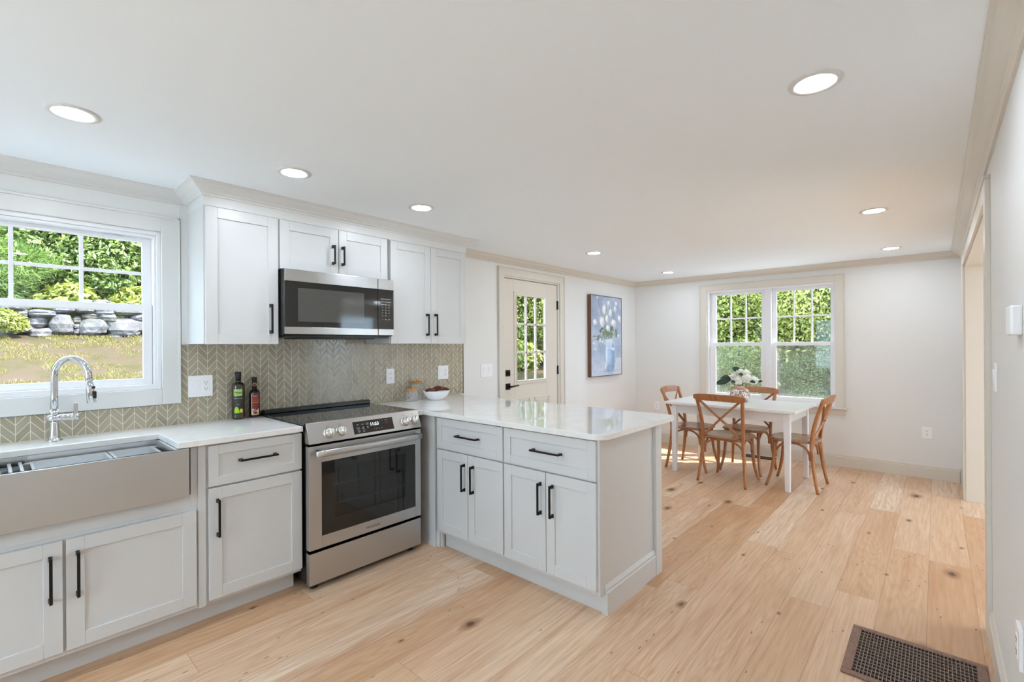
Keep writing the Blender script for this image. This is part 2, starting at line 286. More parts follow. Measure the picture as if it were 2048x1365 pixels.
# ------------------------------------------------------------------ geometry helpers
class MB:
    def __init__(s): s.v = []; s.f = []; s.mi = []; s.sm = []; s.T = None; s.cur = 0
    def add(s, vs, fs, smooth=False):
        b = len(s.v)
        s.v += [tuple(s.T(p)) if s.T else tuple(p) for p in vs]
        for f in fs: s.f.append([b+i for i in f]); s.mi.append(s.cur); s.sm.append(smooth)
        return s
    def box(s, x0, x1, y0, y1, z0, z1):
        vs = [(x, y, z) for x in (x0, x1) for y in (y0, y1) for z in (z0, z1)]
        return s.add(vs, [(0, 1, 3, 2), (4, 6, 7, 5), (0, 4, 5, 1), (2, 3, 7, 6), (0, 2, 6, 4), (1, 5, 7, 3)])
    def frustum(s, c0, h0, c1, h1):
        vs = [(c0[0]+a*h0[0], c0[1]+b*h0[1], c0[2]) for a, b in ((-1, -1), (1, -1), (1, 1), (-1, 1))] + [(c1[0]+a*h1[0], c1[1]+b*h1[1], c1[2]) for a, b in ((-1, -1), (1, -1), (1, 1), (-1, 1))]
        return s.add(vs, [(3, 2, 1, 0), (4, 5, 6, 7), (0, 1, 5, 4), (1, 2, 6, 5), (2, 3, 7, 6), (3, 0, 4, 7)])
    def prism(s, pts, y0, y1, ax='y'):
        """extrude the polygon pts=(a,b) along ax"""
        def mk(a, b, t): return {'x': (t, a, b), 'y': (a, t, b), 'z': (a, b, t)}[ax]
        n = len(pts); vs = [mk(a, b, y0) for a, b in pts] + [mk(a, b, y1) for a, b in pts]
        fs = [tuple(range(n-1, -1, -1)), tuple(range(n, 2*n))] + [(i, (i+1) % n, n+(i+1) % n, n+i) for i in range(n)]
        return s.add(vs, fs)
    def tube(s, pts, r, seg=10, cap=True, flat=None, ups=None):
        pts = [Vector(p) for p in pts]; n = len(pts); rs = r if isinstance(r, (list, tuple)) else [r]*n
        vs = []; prev = None
        for i, p in enumerate(pts):
            d = (pts[min(i+1, n-1)] - pts[max(i-1, 0)])
            if d.length < 1e-9: d = Vector((0, 0, 1))
            d.normalize()
            if prev is None:
                a = Vector(ups) if ups else (Vector((0, 0, 1)) if abs(d.z) < .9 else Vector((1, 0, 0)))
            else: a = prev
            u = (a - d*a.dot(d)); u.normalize(); prev = u; w_ = d.cross(u)
            ru = rs[i]; rw = rs[i]*(flat if flat else 1)
            for k in range(seg):
                t = 2*PI*k/seg + (PI/seg if seg == 4 else 0)
                vs.append(p + u*math.cos(t)*ru + w_*math.sin(t)*rw)
        fs = [(i*seg+k, i*seg+(k+1) % seg, (i+1)*seg+(k+1) % seg, (i+1)*seg+k) for i in range(n-1) for k in range(seg)]
        if cap: fs += [tuple(range(seg-1, -1, -1)), tuple((n-1)*seg+k for k in range(seg))]
        return s.add(vs, fs, seg > 6)
    def lathe(s, prof, c=(0, 0, 0), seg=24, smooth=True, capb=True, capt=True):
        n = len(prof); vs = [(c[0]+r*math.cos(2*PI*k/seg), c[1]+r*math.sin(2*PI*k/seg), c[2]+z) for r, z in prof for k in range(seg)]
        fs = [(i*seg+k, i*seg+(k+1) % seg, (i+1)*seg+(k+1) % seg, (i+1)*seg+k) for i in range(n-1) for k in range(seg)]
        s.add(vs, fs, smooth); b = len(s.v)-len(vs)
        if capb: s.f.append([b+k for k in range(seg-1, -1, -1)]); s.mi.append(s.cur); s.sm.append(False)
        if capt: s.f.append([b+(n-1)*seg+k for k in range(seg)]); s.mi.append(s.cur); s.sm.append(False)
        return s
    def build(s, name, mats, parent=None, bevel=0, seg=2, recalc=True):
        me = bpy.data.meshes.new(name)
        off = Vector((0, 0, 0))
        if parent is not None:
            off = parent['_o'] if '_o' in parent else (0, 0, 0); off = Vector(off)
        me.from_pydata([tuple(Vector(p)-off) for p in s.v], [], s.f)
        for m in (mats if isinstance(mats, (list, tuple)) else [mats]): me.materials.append(m)
        me.polygons.foreach_set('material_index', s.mi); me.polygons.foreach_set('use_smooth', s.sm)
        if recalc:
            b = bmesh.new(); b.from_mesh(me); bmesh.ops.recalc_face_normals(b, faces=b.faces); b.to_mesh(me); b.free()
        me.update()
        o = bpy.data.objects.new(name, me); COL.objects.link(o)
        if parent is not None: o.parent = parent; o['_o'] = tuple(off)
        if bevel:
            md = o.modifiers.new('bevel', 'BEVEL'); md.width = bevel; md.segments = seg; md.limit_method = 'ANGLE'; md.angle_limit = R(40)
        return o

def tag(o, label, cat, group=None, kind=None):
    o['label'] = label; o['category'] = cat
    if group: o['group'] = group
    if kind: o['kind'] = kind
    return o
def thing(name, label, cat, loc=(0, 0, 0), group=None):
    o = bpy.data.objects.new(name, None); COL.objects.link(o); o.location = loc; o['_o'] = tuple(loc); o.empty_display_size = .1
    return tag(o, label, cat, group)
def struct(o, label=None):
    o['kind'] = 'structure'
    if label: o['label'] = label
    return o
def sroot(name, loc=(0, 0, 0), label=None):
    o = bpy.data.objects.new(name, None); COL.objects.link(o); o.location = loc; o['_o'] = tuple(loc); return struct(o, label)
def copy_tree(o, parent=None):
    c = o.copy(); COL.objects.link(c); c.parent = parent
    for ch in list(o.children): copy_tree(ch, c)
    return c
def text(name, body, size, loc, rot, mat, parent, ext=.0004, align='CENTER', sx=1.0):
    cu = bpy.data.curves.new(name, 'FONT'); cu.body = body; cu.size = size; cu.extrude = ext; cu.align_x = align; cu.align_y = 'CENTER'
    tmp = bpy.data.objects.new(name+'_tmp', cu); COL.objects.link(tmp); bpy.context.view_layer.update()
    me = bpy.data.meshes.new_from_object(tmp); bpy.data.objects.remove(tmp)
    off = Vector(parent['_o']) if parent is not None and '_o' in parent else Vector((0, 0, 0))
    mt = Matrix.Translation(Vector(loc)-off) @ rot.to_4x4() @ Matrix.Diagonal((sx, 1, 1, 1)); me.transform(mt)
    me.materials.clear(); me.materials.append(mat)
    o = bpy.data.objects.new(name, me); COL.objects.link(o); o.parent = parent; o['_o'] = tuple(off); return o
ROTS = Matrix(((1, 0, 0), (0, 0, -1), (0, 1, 0)))      # text standing in the xz plane, facing -y
YW, XE, YS, ZC = 3.28, 6.353, -0.187, 2.265
XW = -2.3

# ------------------------------------------------------------------ room shell
def wallbox(name, boxes, mat, label=None):
    m = MB()
    for b in boxes: m.box(*b)
    return struct(m.build(name, mat), label)
wallbox('floor', [(XW-.15, XE+.15, YS-3.6, YW+.15, -.12, 0)], M['floor'], 'wide plank light oak floor with knots')
wallbox('ceiling', [(XW-.15, XE+.15, YS-3.6, YW+.15, ZC, ZC+.2)], M['ceiling'], 'flat white painted ceiling')
KW = (-.235, .675, 1.135, 2.026)      # kitchen window hole
DR = (3.52, 4.475, 0.0, 2.078)        # door hole
wallbox('wall_north', [(XW-.15, KW[0], YW, YW+.15, 0, ZC), (KW[0], KW[1], YW, YW+.15, 0, KW[2]), (KW[0], KW[1], YW, YW+.15, KW[3], ZC),
        (KW[1], DR[0], YW, YW+.15, 0, ZC), (DR[0], DR[1], YW, YW+.15, DR[3], ZC), (DR[1], XE+.15, YW, YW+.15, 0, ZC)], M['wall'], 'white wall with the sink window, range and beige door')
DW = (.84, 2.243, .66, 2.06)          # dining window hole (y, z)
wallbox('wall_east', [(XE, XE+.15, YS-3.6, DW[0], 0, ZC), (XE, XE+.15, DW[0], DW[1], 0, DW[2]), (XE, XE+.15, DW[0], DW[1], DW[3], ZC), (XE, XE+.15, DW[1], YW, 0, ZC)], M['wall'], 'white end wall with the double window behind the dining table')
OP = (3.185, 5.66, 2.035)             # opening in the right wall: x0, x1, top
wallbox('wall_south', [(XW, OP[0], YS-.13, YS, 0, ZC), (OP[0], OP[1], YS-.13, YS, OP[2], ZC), (OP[1], XE, YS-.13, YS, 0, ZC)], M['wall'], 'white wall at the right with the wide cased opening')
WW = (.8, 2.5, .3, 2.05)  # hole of the window added for its daylight
wallbox('wall_west', [(XW-.15, XW, YS-.13, WW[0], 0, ZC), (XW-.15, XW, WW[0], WW[1], 0, WW[2]), (XW-.15, XW, WW[0], WW[1], WW[3], ZC), (XW-.15, XW, WW[1], YW, 0, ZC)], M['wall'], 'white wall behind the camera')
SW = (3.3, 5.9, .05, 2.05)
YR = YS-3.45
wallbox('wall_far_room', [(2.0, SW[0], YR-.15, YR, 0, ZC), (SW[0], SW[1], YR-.15, YR, 0, SW[2]), (SW[0], SW[1], YR-.15, YR, SW[3], ZC), (SW[1], XE, YR-.15, YR, 0, ZC), (1.85, 2.0, YR-.15, YS-.13, 0, ZC)], M['wall'], 'white walls of the next room seen through the opening')

# crown molding profile: (distance from wall, height below ceiling)
CROWN = [(0, 0), (.078, 0), (.078, .008), (.070, .012), (.064, .016), (.058, .024), (.046, .034), (.032, .042), (.024, .046), (.024, .051), (.016, .055), (.010, .060), (.010, .067), (0, .067)]
def crown_run(mb, path, inward):
    """path: polyline of wall-line corners; inward: per segment unit normals; mitred"""
    rings = []
    n = len(path)
    for i, p in enumerate(path):
        if i == 0: nx, ny = inward[0]
        elif i == n-1: nx, ny = inward[-1]
        else: nx, ny = inward[i-1][0]+inward[i][0], inward[i-1][1]+inward[i][1]
        rings.append([(p[0]+nx*d, p[1]+ny*d, ZC-h) for d, h in CROWN])
    k = len(CROWN); vs = [q for r_ in rings for q in r_]
    fs = [(i*k+a, i*k+(a+1) % k, (i+1)*k+(a+1) % k, (i+1)*k+a) for i in range(n-1) for a in range(k)]
    fs += [tuple(range(k)), tuple((n-1)*k+a for a in range(k-1, -1, -1))]
    mb.add(vs, fs)
m = MB(); crown_run(m, [(XW, YW), (.80, YW)], [(0, -1)]); struct(m.build('trim_1', M['white']), 'white crown molding above the sink window')
YF = 2.957                             # upper carcass face
m = MB(); crown_run(m, [(.797, YW), (.797, YF-.0), (2.722, YF-.0), (2.722, YW)], [(-1, 0), (0, -1), (1, 0)])
m.box(.797, 2.722, YF-.004, YW-.001, 2.145, 2.20); struct(m.build('trim_2', M['white']), 'white crown molding along the top of the wall cabinets')
m = MB(); crown_run(m, [(2.80, YW), (XE, YW), (XE, YS), (XW, YS)], [(0, -1), (-1, 0), (0, 1)]); struct(m.build('trim_3', M['beige']), 'beige crown molding around the dining end')
m = MB(); m.box(.767, .800, 3.262, YW-.001, 1.386, 2.198); struct(m.build('trim_4', M['white']), 'white filler strip beside the sink window')

def baseboard(name, pts, mat, label):
    """pts = list of (x0,y0,x1,y1,nx,ny)"""
    prof = [(0, 0), (.014, 0), (.014, .108), (.010, .114), (.012, .122), (.007, .134), (.004, .14), (0, .14)]
    m = MB()
    for x0, y0, x1, y1, nx, ny in pts:
        k = len(prof); vs = [(x0+nx*d, y0+ny*d, h) for d, h in prof] + [(x1+nx*d, y1+ny*d, h) for d, h in prof]
        m.add(vs, [(a, (a+1) % k, k+(a+1) % k, k+a) for a in range(k)] + [tuple(range(k)), tuple(range(2*k-1, k-1, -1))])
    return struct(m.build(name, mat), label)
baseboard('baseboard_east', [(XE, YS+.02, XE, YW, -1, 0)], M['beige'], 'beige baseboard under the dining window')
baseboard('baseboard_north', [(2.75, YW, 3.44, YW, 0, -1), (4.575, YW, XE-.015, YW, 0, -1)], M['beige'], 'beige baseboard beside the door')
baseboard('baseboard_south', [(XW, YS, 3.08, YS, 0, 1), (5.77, YS, XE-.015, YS, 0, 1)], M['beige'], 'beige baseboard at the right wall')

# casing of the opening at the right
m = MB()
m.box(3.083, 3.19, YS, YS+.018, 0, OP[2]); m.box(5.655, 5.765, YS, YS+.018, 0, OP[2]); m.box(3.083, 5.765, YS, YS+.018, OP[2], OP[2]+.10)
m.box(3.07, 5.778, YS, YS+.024, OP[2]+.092, OP[2]+.104)
m.box(OP[0]-.001, OP[0]+.012, YS-.131, YS+.001, 0, OP[2]); m.box(OP[1]-.012, OP[1]+.001, YS-.131, YS+.001, 0, OP[2]); m.box(OP[0], OP[1], YS-.131, YS+.001, OP[2]-.012, OP[2]+.001)
struct(m.build('trim_5', M['beige'], bevel=.0015), 'beige casing around the wide opening at the right')

# ------------------------------------------------------------------ windows
def sash(root, mk, u0, u1, z0, z1, g0, g1, h0, h1, d0, d1, cols, rows, muntin=.017, name='sash', screen=False):
    """mk(u,d,z)->world. outer u0..u1,z0..z1, glass g0..g1,h0..h1, depth d0..d1"""
    m = MB(); m.T = lambda p: mk(*p)
    m.box(u0, g0, d0, d1, z0, z1); m.box(g1, u1, d0, d1, z0, z1); m.box(g0, g1, d0, d1, z0, h0); m.box(g0, g1, d0, d1, h1, z1)
    s = m.build(name, M['vinyl'], root, bevel=.002)
    dm = (d0+d1)/2
    if cols > 1 or rows > 1:
        q = MB(); q.T = m.T
        for i in range(1, cols):
            u = g0+(g1-g0)*i/cols; q.box(u-muntin/2, u+muntin/2, dm-.009, dm+.009, h0, h1)
        for j in range(1, rows):
            z = h0+(h1-h0)*j/rows; q.box(g0, g1, dm-.008, dm+.008, z-muntin/2, z+muntin/2)
        q.build('muntins', M['vinyl'], s, bevel=.002)
    p = MB(); p.T = m.T; p.add([(g0-.004, dm, h0-.004), (g1+.004, dm, h0-.004), (g1+.004, dm, h1+.004), (g0-.004, dm, h1+.004)], [(0, 1, 2, 3)]); p.build('glass_pane', M['glass'], s, recalc=False)
    if screen:
        p = MB(); p.T = m.T; p.add([(g0-.01, d1+.02, h0-.01), (g1+.01, d1+.02, h0-.01), (g1+.01, d1+.02, h1+.03), (g0-.01, d1+.02, h1+.03)], [(0, 1, 2, 3)]); p.build('insect_screen', M['screen'], s, recalc=False)
    return s
# kitchen window
mk = lambda u, d, z: (u, YW+d, z)
W1 = sroot('window_1', (.22, YW, 1.05), 'white sash window over the kitchen sink')
m = MB(); m.T = lambda p: mk(*p)
a, b_, z0, z1 = KW; cw = .088
m.box(a-cw, a, -.018, 0, z0-cw, z1+cw); m.box(b_, b_+cw, -.018, 0, z0-cw, z1+cw); m.box(a, b_, -.018, 0, z1, z1+cw); m.box(a, b_, -.018, 0, z0-cw, z0)
for e in (a-cw, b_+cw-.012): m.box(e, e+.012, -.026, -.018, z0-cw, z1+cw)
m.box(a-cw, b_+cw, -.026, -.018, z1+cw-.012, z1+cw)
m.build('window_casing', M['white'], W1, bevel=.0025)
m = MB(); m.T = lambda p: mk(*p)
for q in ((a, a+.02, 0, .12, z0, z1), (b_-.02, b_, 0, .12, z0, z1), (a+.02, b_-.02, 0, .12, z1-.022, z1), (a+.02, b_-.02, 0, .12, z0, z0+.028)): m.box(*q)
for q in ((a+.02, a+.032, .012, .12, z0+.028, z1-.022), (b_-.032, b_-.02, .012, .12, z0+.028, z1-.022), (a+.032, b_-.032, .012, .12, z1-.034, z1-.022)): m.box(*q)
m.build('window_frame', M['vinyl'], W1, bevel=.002)
S1 = sash(W1, mk, a+.032, b_-.032, 1.575, z1-.034, a+.07, .602, 1.612, 1.966, .070, .095, 3, 2)
S2 = sash(W1, mk, a+.034, b_-.034, 1.163, 1.612, a+.072, .600, 1.198, 1.577, .040, .066, 1, 1)
m = MB(); m.T = lambda p: mk(*p); m.box(.44, .52, .06, .07, 1.978, 1.986); m.build('vent_stop', M['vinyl'], W1, bevel=.002)
# dining double window
mk = lambda u, d, z: (XE+d, u, z)
W2 = sroot('window_2', (XE, 1.54, .66), 'white double sash window with beige casing behind the dining table')
a, b_, z0, z1 = DW
m = MB(); m.T = lambda p: mk(*p)
m.box(a-.092, a, -.018, 0, z0-.005, z1+.082); m.box(b_, b_+.092, -.018, 0, z0-.005, z1+.082); m.box(a, b_, -.018, 0, z1, z1+.082)
for e in (a-.092, b_+.082): m.box(e, e+.010, -.025, -.018, z0, z1+.082)
m.box(a-.092, b_+.092, -.025, -.018, z1+.072, z1+.082)
m.build('window_casing', M['beige'], W2, bevel=.0025)
m = MB(); m.T = lambda p: mk(*p); m.box(a-.108, b_+.108, -.045, .0, z0-.025, z0-.003); m.box(a-.088, b_+.088, -.016, 0, z0-.095, z0-.025)
m.build('window_sill', M['beige'], W2, bevel=.003)
m = MB(); m.T = lambda p: mk(*p)
for q in ((a, a+.018, 0, .13, z0, z1), (b_-.018, b_, 0, .13, z0, z1), (a+.018, b_-.018, 0, .13, z1-.02, z1), (a+.018, b_-.018, 0, .13, z0-.003, z0+.02), (1.488, 1.548, .012, .13, z0+.02, z1-.02)): m.box(*q)
m.build('window_frame', M['vinyl'], W2, bevel=.002)
for (u0, u1, g0, g1) in ((a+.018, 1.488, .893, 1.442), (1.548, b_-.018, 1.610, 2.150)):
    sash(W2, mk, u0, u1, 1.362, z1-.02, g0, g1, 1.385, 2.0, .072, .098, 3, 2, .018)
    sash(W2, mk, u0, u1, .68, 1.388, g0, g1, .737, 1.345, .038, .066, 1, 1, screen=True)
# unseen window added behind the camera for daylight, and the next room's window
mk = lambda u, d, z: (XW-d, u, z)
W3 = sroot('added_window', (XW, 1.6, .9), 'unseen window added in the wall behind the camera for daylight')
m = MB(); m.T = lambda p: mk(*p); a, b_, z0, z1 = WW
m.box(a-.09, a, -.018, 0, z0-.09, z1+.09); m.box(b_, b_+.09, -.018, 0, z0-.09, z1+.09); m.box(a, b_, -.018, 0, z1, z1+.09); m.box(a, b_, -.018, 0, z0-.09, z0)
m.build('window_casing', M['white'], W3, bevel=.002); sash(W3, mk, a, b_, z0, z1, a+.05, b_-.05, z0+.05, z1-.05, .05, .08, 3, 2)
mk = lambda u, d, z: (u, YR-d, z)
W4 = sroot('window_4', (4.75, YR, .5), 'white window of the next room')
m = MB(); m.T = lambda p: mk(*p); a, b_, z0, z1 = SW
m.box(a-.09, a, -.018, 0, z0-.09, z1+.09); m.box(b_, b_+.09, -.018, 0, z0-.09, z1+.09); m.box(a, b_, -.018, 0, z1, z1+.09); m.box(a, b_, -.018, 0, z0-.09, z0)
m.build('window_casing', M['beige'], W4, bevel=.002); sash(W4, mk, a, b_, z0, z1, a+.05, b_-.05, z0+.05, z1-.05, .05, .08, 3, 2)

# ------------------------------------------------------------------ entry door
D1 = sroot('door_1', (4.0, YW, 0), 'beige nine-lite door with dark hardware')
m = MB()
m.box(3.446, 3.53, YW-.018, YW, 0, 2.083); m.box(4.487, 4.571, YW-.018, YW, 0, 2.083); m.box(3.446, 4.571, YW-.018, YW, 2.083, 2.17)
for e in (3.446, 4.561): m.box(e, e+.010, YW-.026, YW-.018, 0, 2.17)
m.box(3.446, 4.571, YW-.026, YW-.018, 2.16, 2.17)
m.build('door_casing', M['beige'], D1, bevel=.0025)
m = MB(); m.box(3.52, 3.535, YW, YW+.13, 0, 2.078); m.box(4.462, 4.476, YW, YW+.13, 0, 2.078); m.box(3.535, 4.462, YW, YW+.13, 2.066, 2.078)
m.box(3.535, 3.545, YW+.055, YW+.13, 0, 2.066); m.box(4.452, 4.462, YW+.055, YW+.13, 0, 2.066)
m.build('door_jamb', M['beige'], D1, bevel=.001)
gx0, gx1, gz0, gz1 = 3.735, 4.22, .995, 1.893
m = MB(); y0, y1 = YW+.008, YW+.05
m.box(3.541, gx0-.034, y0, y1, .01, 2.06); m.box(gx1+.034, 4.456, y0, y1, .01, 2.06); m.box(gx0-.034, gx1+.034, y0, y1, .01, gz0-.034); m.box(gx0-.034, gx1+.034, y0, y1, gz1+.034, 2.06)
slab = m.build('door_slab', M['doorpaint'], D1, bevel=.002)
m = MB()
for (q0, q1, w0, w1) in ((gx0-.038, gx0, gz0-.038, gz1+.038), (gx1, gx1+.038, gz0-.038, gz1+.038)): m.box(q0, q1, y0-.010, y0+.016, w0, w1)
m.box(gx0, gx1, y0-.010, y0+.016, gz1, gz1+.038); m.box(gx0, gx1, y0-.010, y0+.016, gz0-.038, gz0)
for (q0, q1, w0, w1) in ((gx0-.012, gx0, gz0-.012, gz1+.012), (gx1, gx1+.012, gz0-.012, gz1+.012)): m.box(q0, q1, y0-.016, y0-.008, w0, w1)
m.box(gx0, gx1, y0-.016, y0-.008, gz1, gz1+.012); m.box(gx0, gx1, y0-.016, y0-.008, gz0-.012, gz0)
for i in (1, 2):
    x = gx0+(gx1-gx0)*i/3; m.box(x-.011, x+.011, y0-.008, y0+.014, gz0, gz1)
    z = gz0+(gz1-gz0)*i/3; m.box(gx0, gx1, y0-.008, y0+.013, z-.011, z+.011)
m.build('lite_frame', M['doorpaint'], slab, bevel=.003)
m = MB(); m.add([(gx0, y0+.012, gz0), (gx1, y0+.012, gz0), (gx1, y0+.012, gz1), (gx0, y0+.012, gz1)], [(0, 1, 2, 3)]); m.build('glass_pane', M['glass'], slab, recalc=False)
for px0, px1 in ((3.68, 3.95), (4.03, 4.30)):
    m = MB()
    for k, (ins, dep) in enumerate(((0, .006), (.022, .003), (.04, .006))):
        a, b_, c_, d_ = px0+ins, px1-ins, .22+ins, .805-ins
        m.box(a, a+.010, y0-dep, y0+.001, c_, d_); m.box(b_-.010, b_, y0-dep, y0+.001, c_, d_); m.box(a, b_, y0-dep, y0+.001, d_-.010, d_); m.box(a, b_, y0-dep, y0+.001, c_, c_+.010)
    m.build('raised_panel', M['doorpaint'], slab, bevel=.002)
for hz in (1.83, 1.08, .3):
    m = MB(); m.tube([(4.459, YW-.002, hz-.05), (4.459, YW-.002, hz+.05)], .008, 10); m.box(4.449, 4.469, YW-.001, YW+.010, hz-.048, hz+.048); m.build('hinge', M['bronze'], D1)
m = MB(); m.box(3.568, 3.632, y0-.009, y0, 1.05, 1.114); m.tube([(3.60, y0-.008, 1.082), (3.60, y0-.022, 1.082)], .014, 16); m.box(3.594, 3.606, y0-.034, y0-.02, 1.066, 1.098)
m.build('deadbolt', M['bronze'], slab, bevel=.0015)
m = MB(); m.box(3.568, 3.632, y0-.009, y0, .912, .976); m.tube([(3.60, y0-.008, .944), (3.60, y0-.045, .944)], .011, 14)
m.tube([(3.595, y0-.048, .944), (3.65, y0-.050, .947), (3.72, y0-.047, .950)], [.011, .009, .007], 10); m.build('door_lever', M['bronze'], slab, bevel=.001)

# ------------------------------------------------------------------ cabinets
def shaker(root, name, T, u0, u1, z0, z1, handle=None, rail=.057, th=.020, rec=.008):
    """T(u,d,z); d grows towards the viewer; door back at d=0"""
    m = MB(); m.T = lambda p: T(*p)
    m.box(u0, u0+rail, 0, th, z0, z1); m.box(u1-rail, u1, 0, th, z0, z1); m.box(u0+rail, u1-rail, 0, th, z0, z0+rail); m.box(u0+rail, u1-rail, 0, th, z1-rail, z1)
    m.box(u0+rail-.003, u1-rail+.003, .002, th-rec, z0+rail-.003, z1-rail+.003)
    d = m.build(name, M['cab'], root, bevel=.0012, seg=2)
    if handle:
        kind, hu, hz, ln = handle
        h = MB(); h.T = m.T; r_ = .0052
        if kind == 'v':
            h.box(hu-r_, hu+r_, th+.026, th+.035, hz-ln/2, hz+ln/2)
            for s_ in (-1, 1):
                zc = hz+s_*(ln/2-.008); h.box(hu-r_, hu+r_, th, th+.027, zc-.008, zc+.008)
                h.box(hu-r_-.001, hu+r_+.001, th, th+.006, zc-.010, zc+.010)
        else:
            h.box(hu-ln/2, hu+ln/2, th+.026, th+.035, hz-r_, hz+r_)
            for s_ in (-1, 1):
                uc = hu+s_*(ln/2-.008); h.box(uc-.008, uc+.008, th, th+.027, hz-r_, hz+r_)
                h.box(uc-.010, uc+.010, th, th+.006, hz-r_-.001, hz+r_+.001)
        h.build('handle', M['black'], d, bevel=.0015)
    return d
YB = 2.675                                    # base carcass face on the sink wall; doors stand in front of it
TB = lambda u, d, z: (u, YB-d, z)
TU = lambda u, d, z: (u, YF-d, z)
XP = 2.060                                    # peninsula carcass face
TP = lambda u, d, z: (XP-d, u, z)
def carcass(root, T, u0, u1, z0, z1, depth, name='body'):
    m = MB(); m.T = lambda p: T(*p); m.box(u0, u1, -depth, 0, z0, z1); return m.build(name, M['cab'], root, bevel=.001)
def kick(root, T, u0, u1, depth=.075):
    m = MB(); m.T = lambda p: T(*p); m.box(u0, u1, -depth-.018, -depth, 0, .105); return m.build('toe_kick', M['cab'], root)

c = thing('base_cabinet', 'white sink base cabinet with two doors below the steel apron sink', 'cabinet', (.22, 3.0, 0))
m = MB(); m.T = lambda p: TB(*p)          # carcass is cut down to take the sink
m.box(-.262, .708, -.60, 0, .105, .60); m.box(-.262, -.225, -.60, 0, .60, .892); m.box(.662, .708, -.60, 0, .60, .892); m.box(-.225, .662, -.60, -.58, .60, .892); m.box(-.225, .662, -.016, 0, .60, .662)
m.box(.690, .722, 0, .012, .105, .892)
m.build('body', M['cab'], c, bevel=.001); kick(c, TB, -.262, .722)
shaker(c, 'door', TB, .222, .681, .130, .585, ('v', .257, .438, .183)); shaker(c, 'door', TB, -.247, .212, .130, .585, ('v', .175, .439, .183))
c = thing('base_cabinet', 'white base cabinet with one drawer over one door left of the range', 'cabinet', (.95, 3.0, 0))
carcass(c, TB, .724, 1.192, .105, .892, .60); kick(c, TB, .722, 1.18)
shaker(c, 'drawer', TB, .733, 1.190, .684, .884, ('h', .960, .794, .185), rail=.045); shaker(c, 'door', TB, .733, 1.190, .126, .674, ('v', .771, .526, .183))
c = thing('base_cabinet', 'white base cabinet left of the sink with a drawer over a door', 'cabinet', (-.6, 3.0, 0))
carcass(c, TB, -.88, -.265, .105, .892, .60); kick(c, TB, -.88, -.265)
shaker(c, 'drawer', TB, -.875, -.272, .684, .884, ('h', -.57, .794, .185), rail=.045); shaker(c, 'door', TB, -.875, -.272, .126, .674, ('v', -.31, .526, .183))
# peninsula cabinets
c = thing('base_cabinet', 'white peninsula cabinet beside the range with one drawer over two doors', 'cabinet', (2.35, 2.2, 0))
m = MB(); m.T = lambda p: TP(*p); m.box(1.903, 2.53, -.59, 0, .105, .892); m.box(2.53, 3.24, -.59, -.012, .105, .892); m.box(2.53, 2.60, -.03, -.010, 0, .892); m.build('body', M['cab'], c, bevel=.001)
m = MB(); m.box(2.045, 2.062, 2.545, 2.70, 0, .892); m.box(2.062, 2.075, 2.52, 2.555, 0, .11); m.box(2.075, 2.095, 2.505, 2.535, 0, .11); m.build('corner_filler', M['cab'], c, bevel=.001); kick(c, TP, 1.903, 2.53, .05)
shaker(c, 'drawer', TP, 1.908, 2.516, .684, .886, ('h', 2.205, .788, .200), rail=.050)
shaker(c, 'door', TP, 2.213, 2.516, .130, .674, ('v', 2.239, .530, .172)); shaker(c, 'door', TP, 1.908, 2.209, .130, .674, ('v', 2.158, .530, .172))
c = thing('base_cabinet', 'white peninsula cabinet at the free end with one drawer over two doors', 'cabinet', (2.35, 1.6, 0))
carcass(c, TP, 1.275, 1.902, .105, .892, .59); kick(c, TP, 1.275, 1.902, .05)
shaker(c, 'drawer', TP, 1.272, 1.898, .684, .886, ('h', 1.578, .790, .200), rail=.050)
shaker(c, 'door', TP, 1.590, 1.898, .130, .674, ('v', 1.622, .530, .174)); shaker(c, 'door', TP, 1.272, 1.586, .130, .674, ('v', 1.540, .530, .174))
e = thing('end_panel', 'white flat end panel of the peninsula with corner post and base molding', 'panel', (2.4, 1.26, 0))
m = MB(); m.box(2.055, 2.66, 1.258, 1.272, .105, .892); m.build('panel', M['cab'], e, bevel=.001)
m = MB(); m.box(2.652, 2.728, 1.238, 1.300, 0, .893); m.build('post', M['cab'], e, bevel=.0015)
m = MB(); m.box(2.662, 2.700, 1.302, 3.24, 0, .893); tag(m.build('back_panel', M['cab'], bevel=.001), 'white back panel of the peninsula on its dining side', 'panel')
m = MB(); prof = [(0, 0), (.016, 0), (.016, .112), (.011, .118), (.013, .130), (.008, .142), (.004, .150), (0, .150)]
k = len(prof); vs = [(2.098, 1.258-d, h) for d, h in prof] + [(2.652, 1.258-d, h) for d, h in prof]
m.add(vs, [(a, (a+1) % k, k+(a+1) % k, k+a) for a in range(k)] + [tuple(range(k)), tuple(range(2*k-1, k-1, -1))]); m.box(2.098, 2.652, 1.258, 1.275, 0, .106)
m.build('base_molding', M['cab'], e)
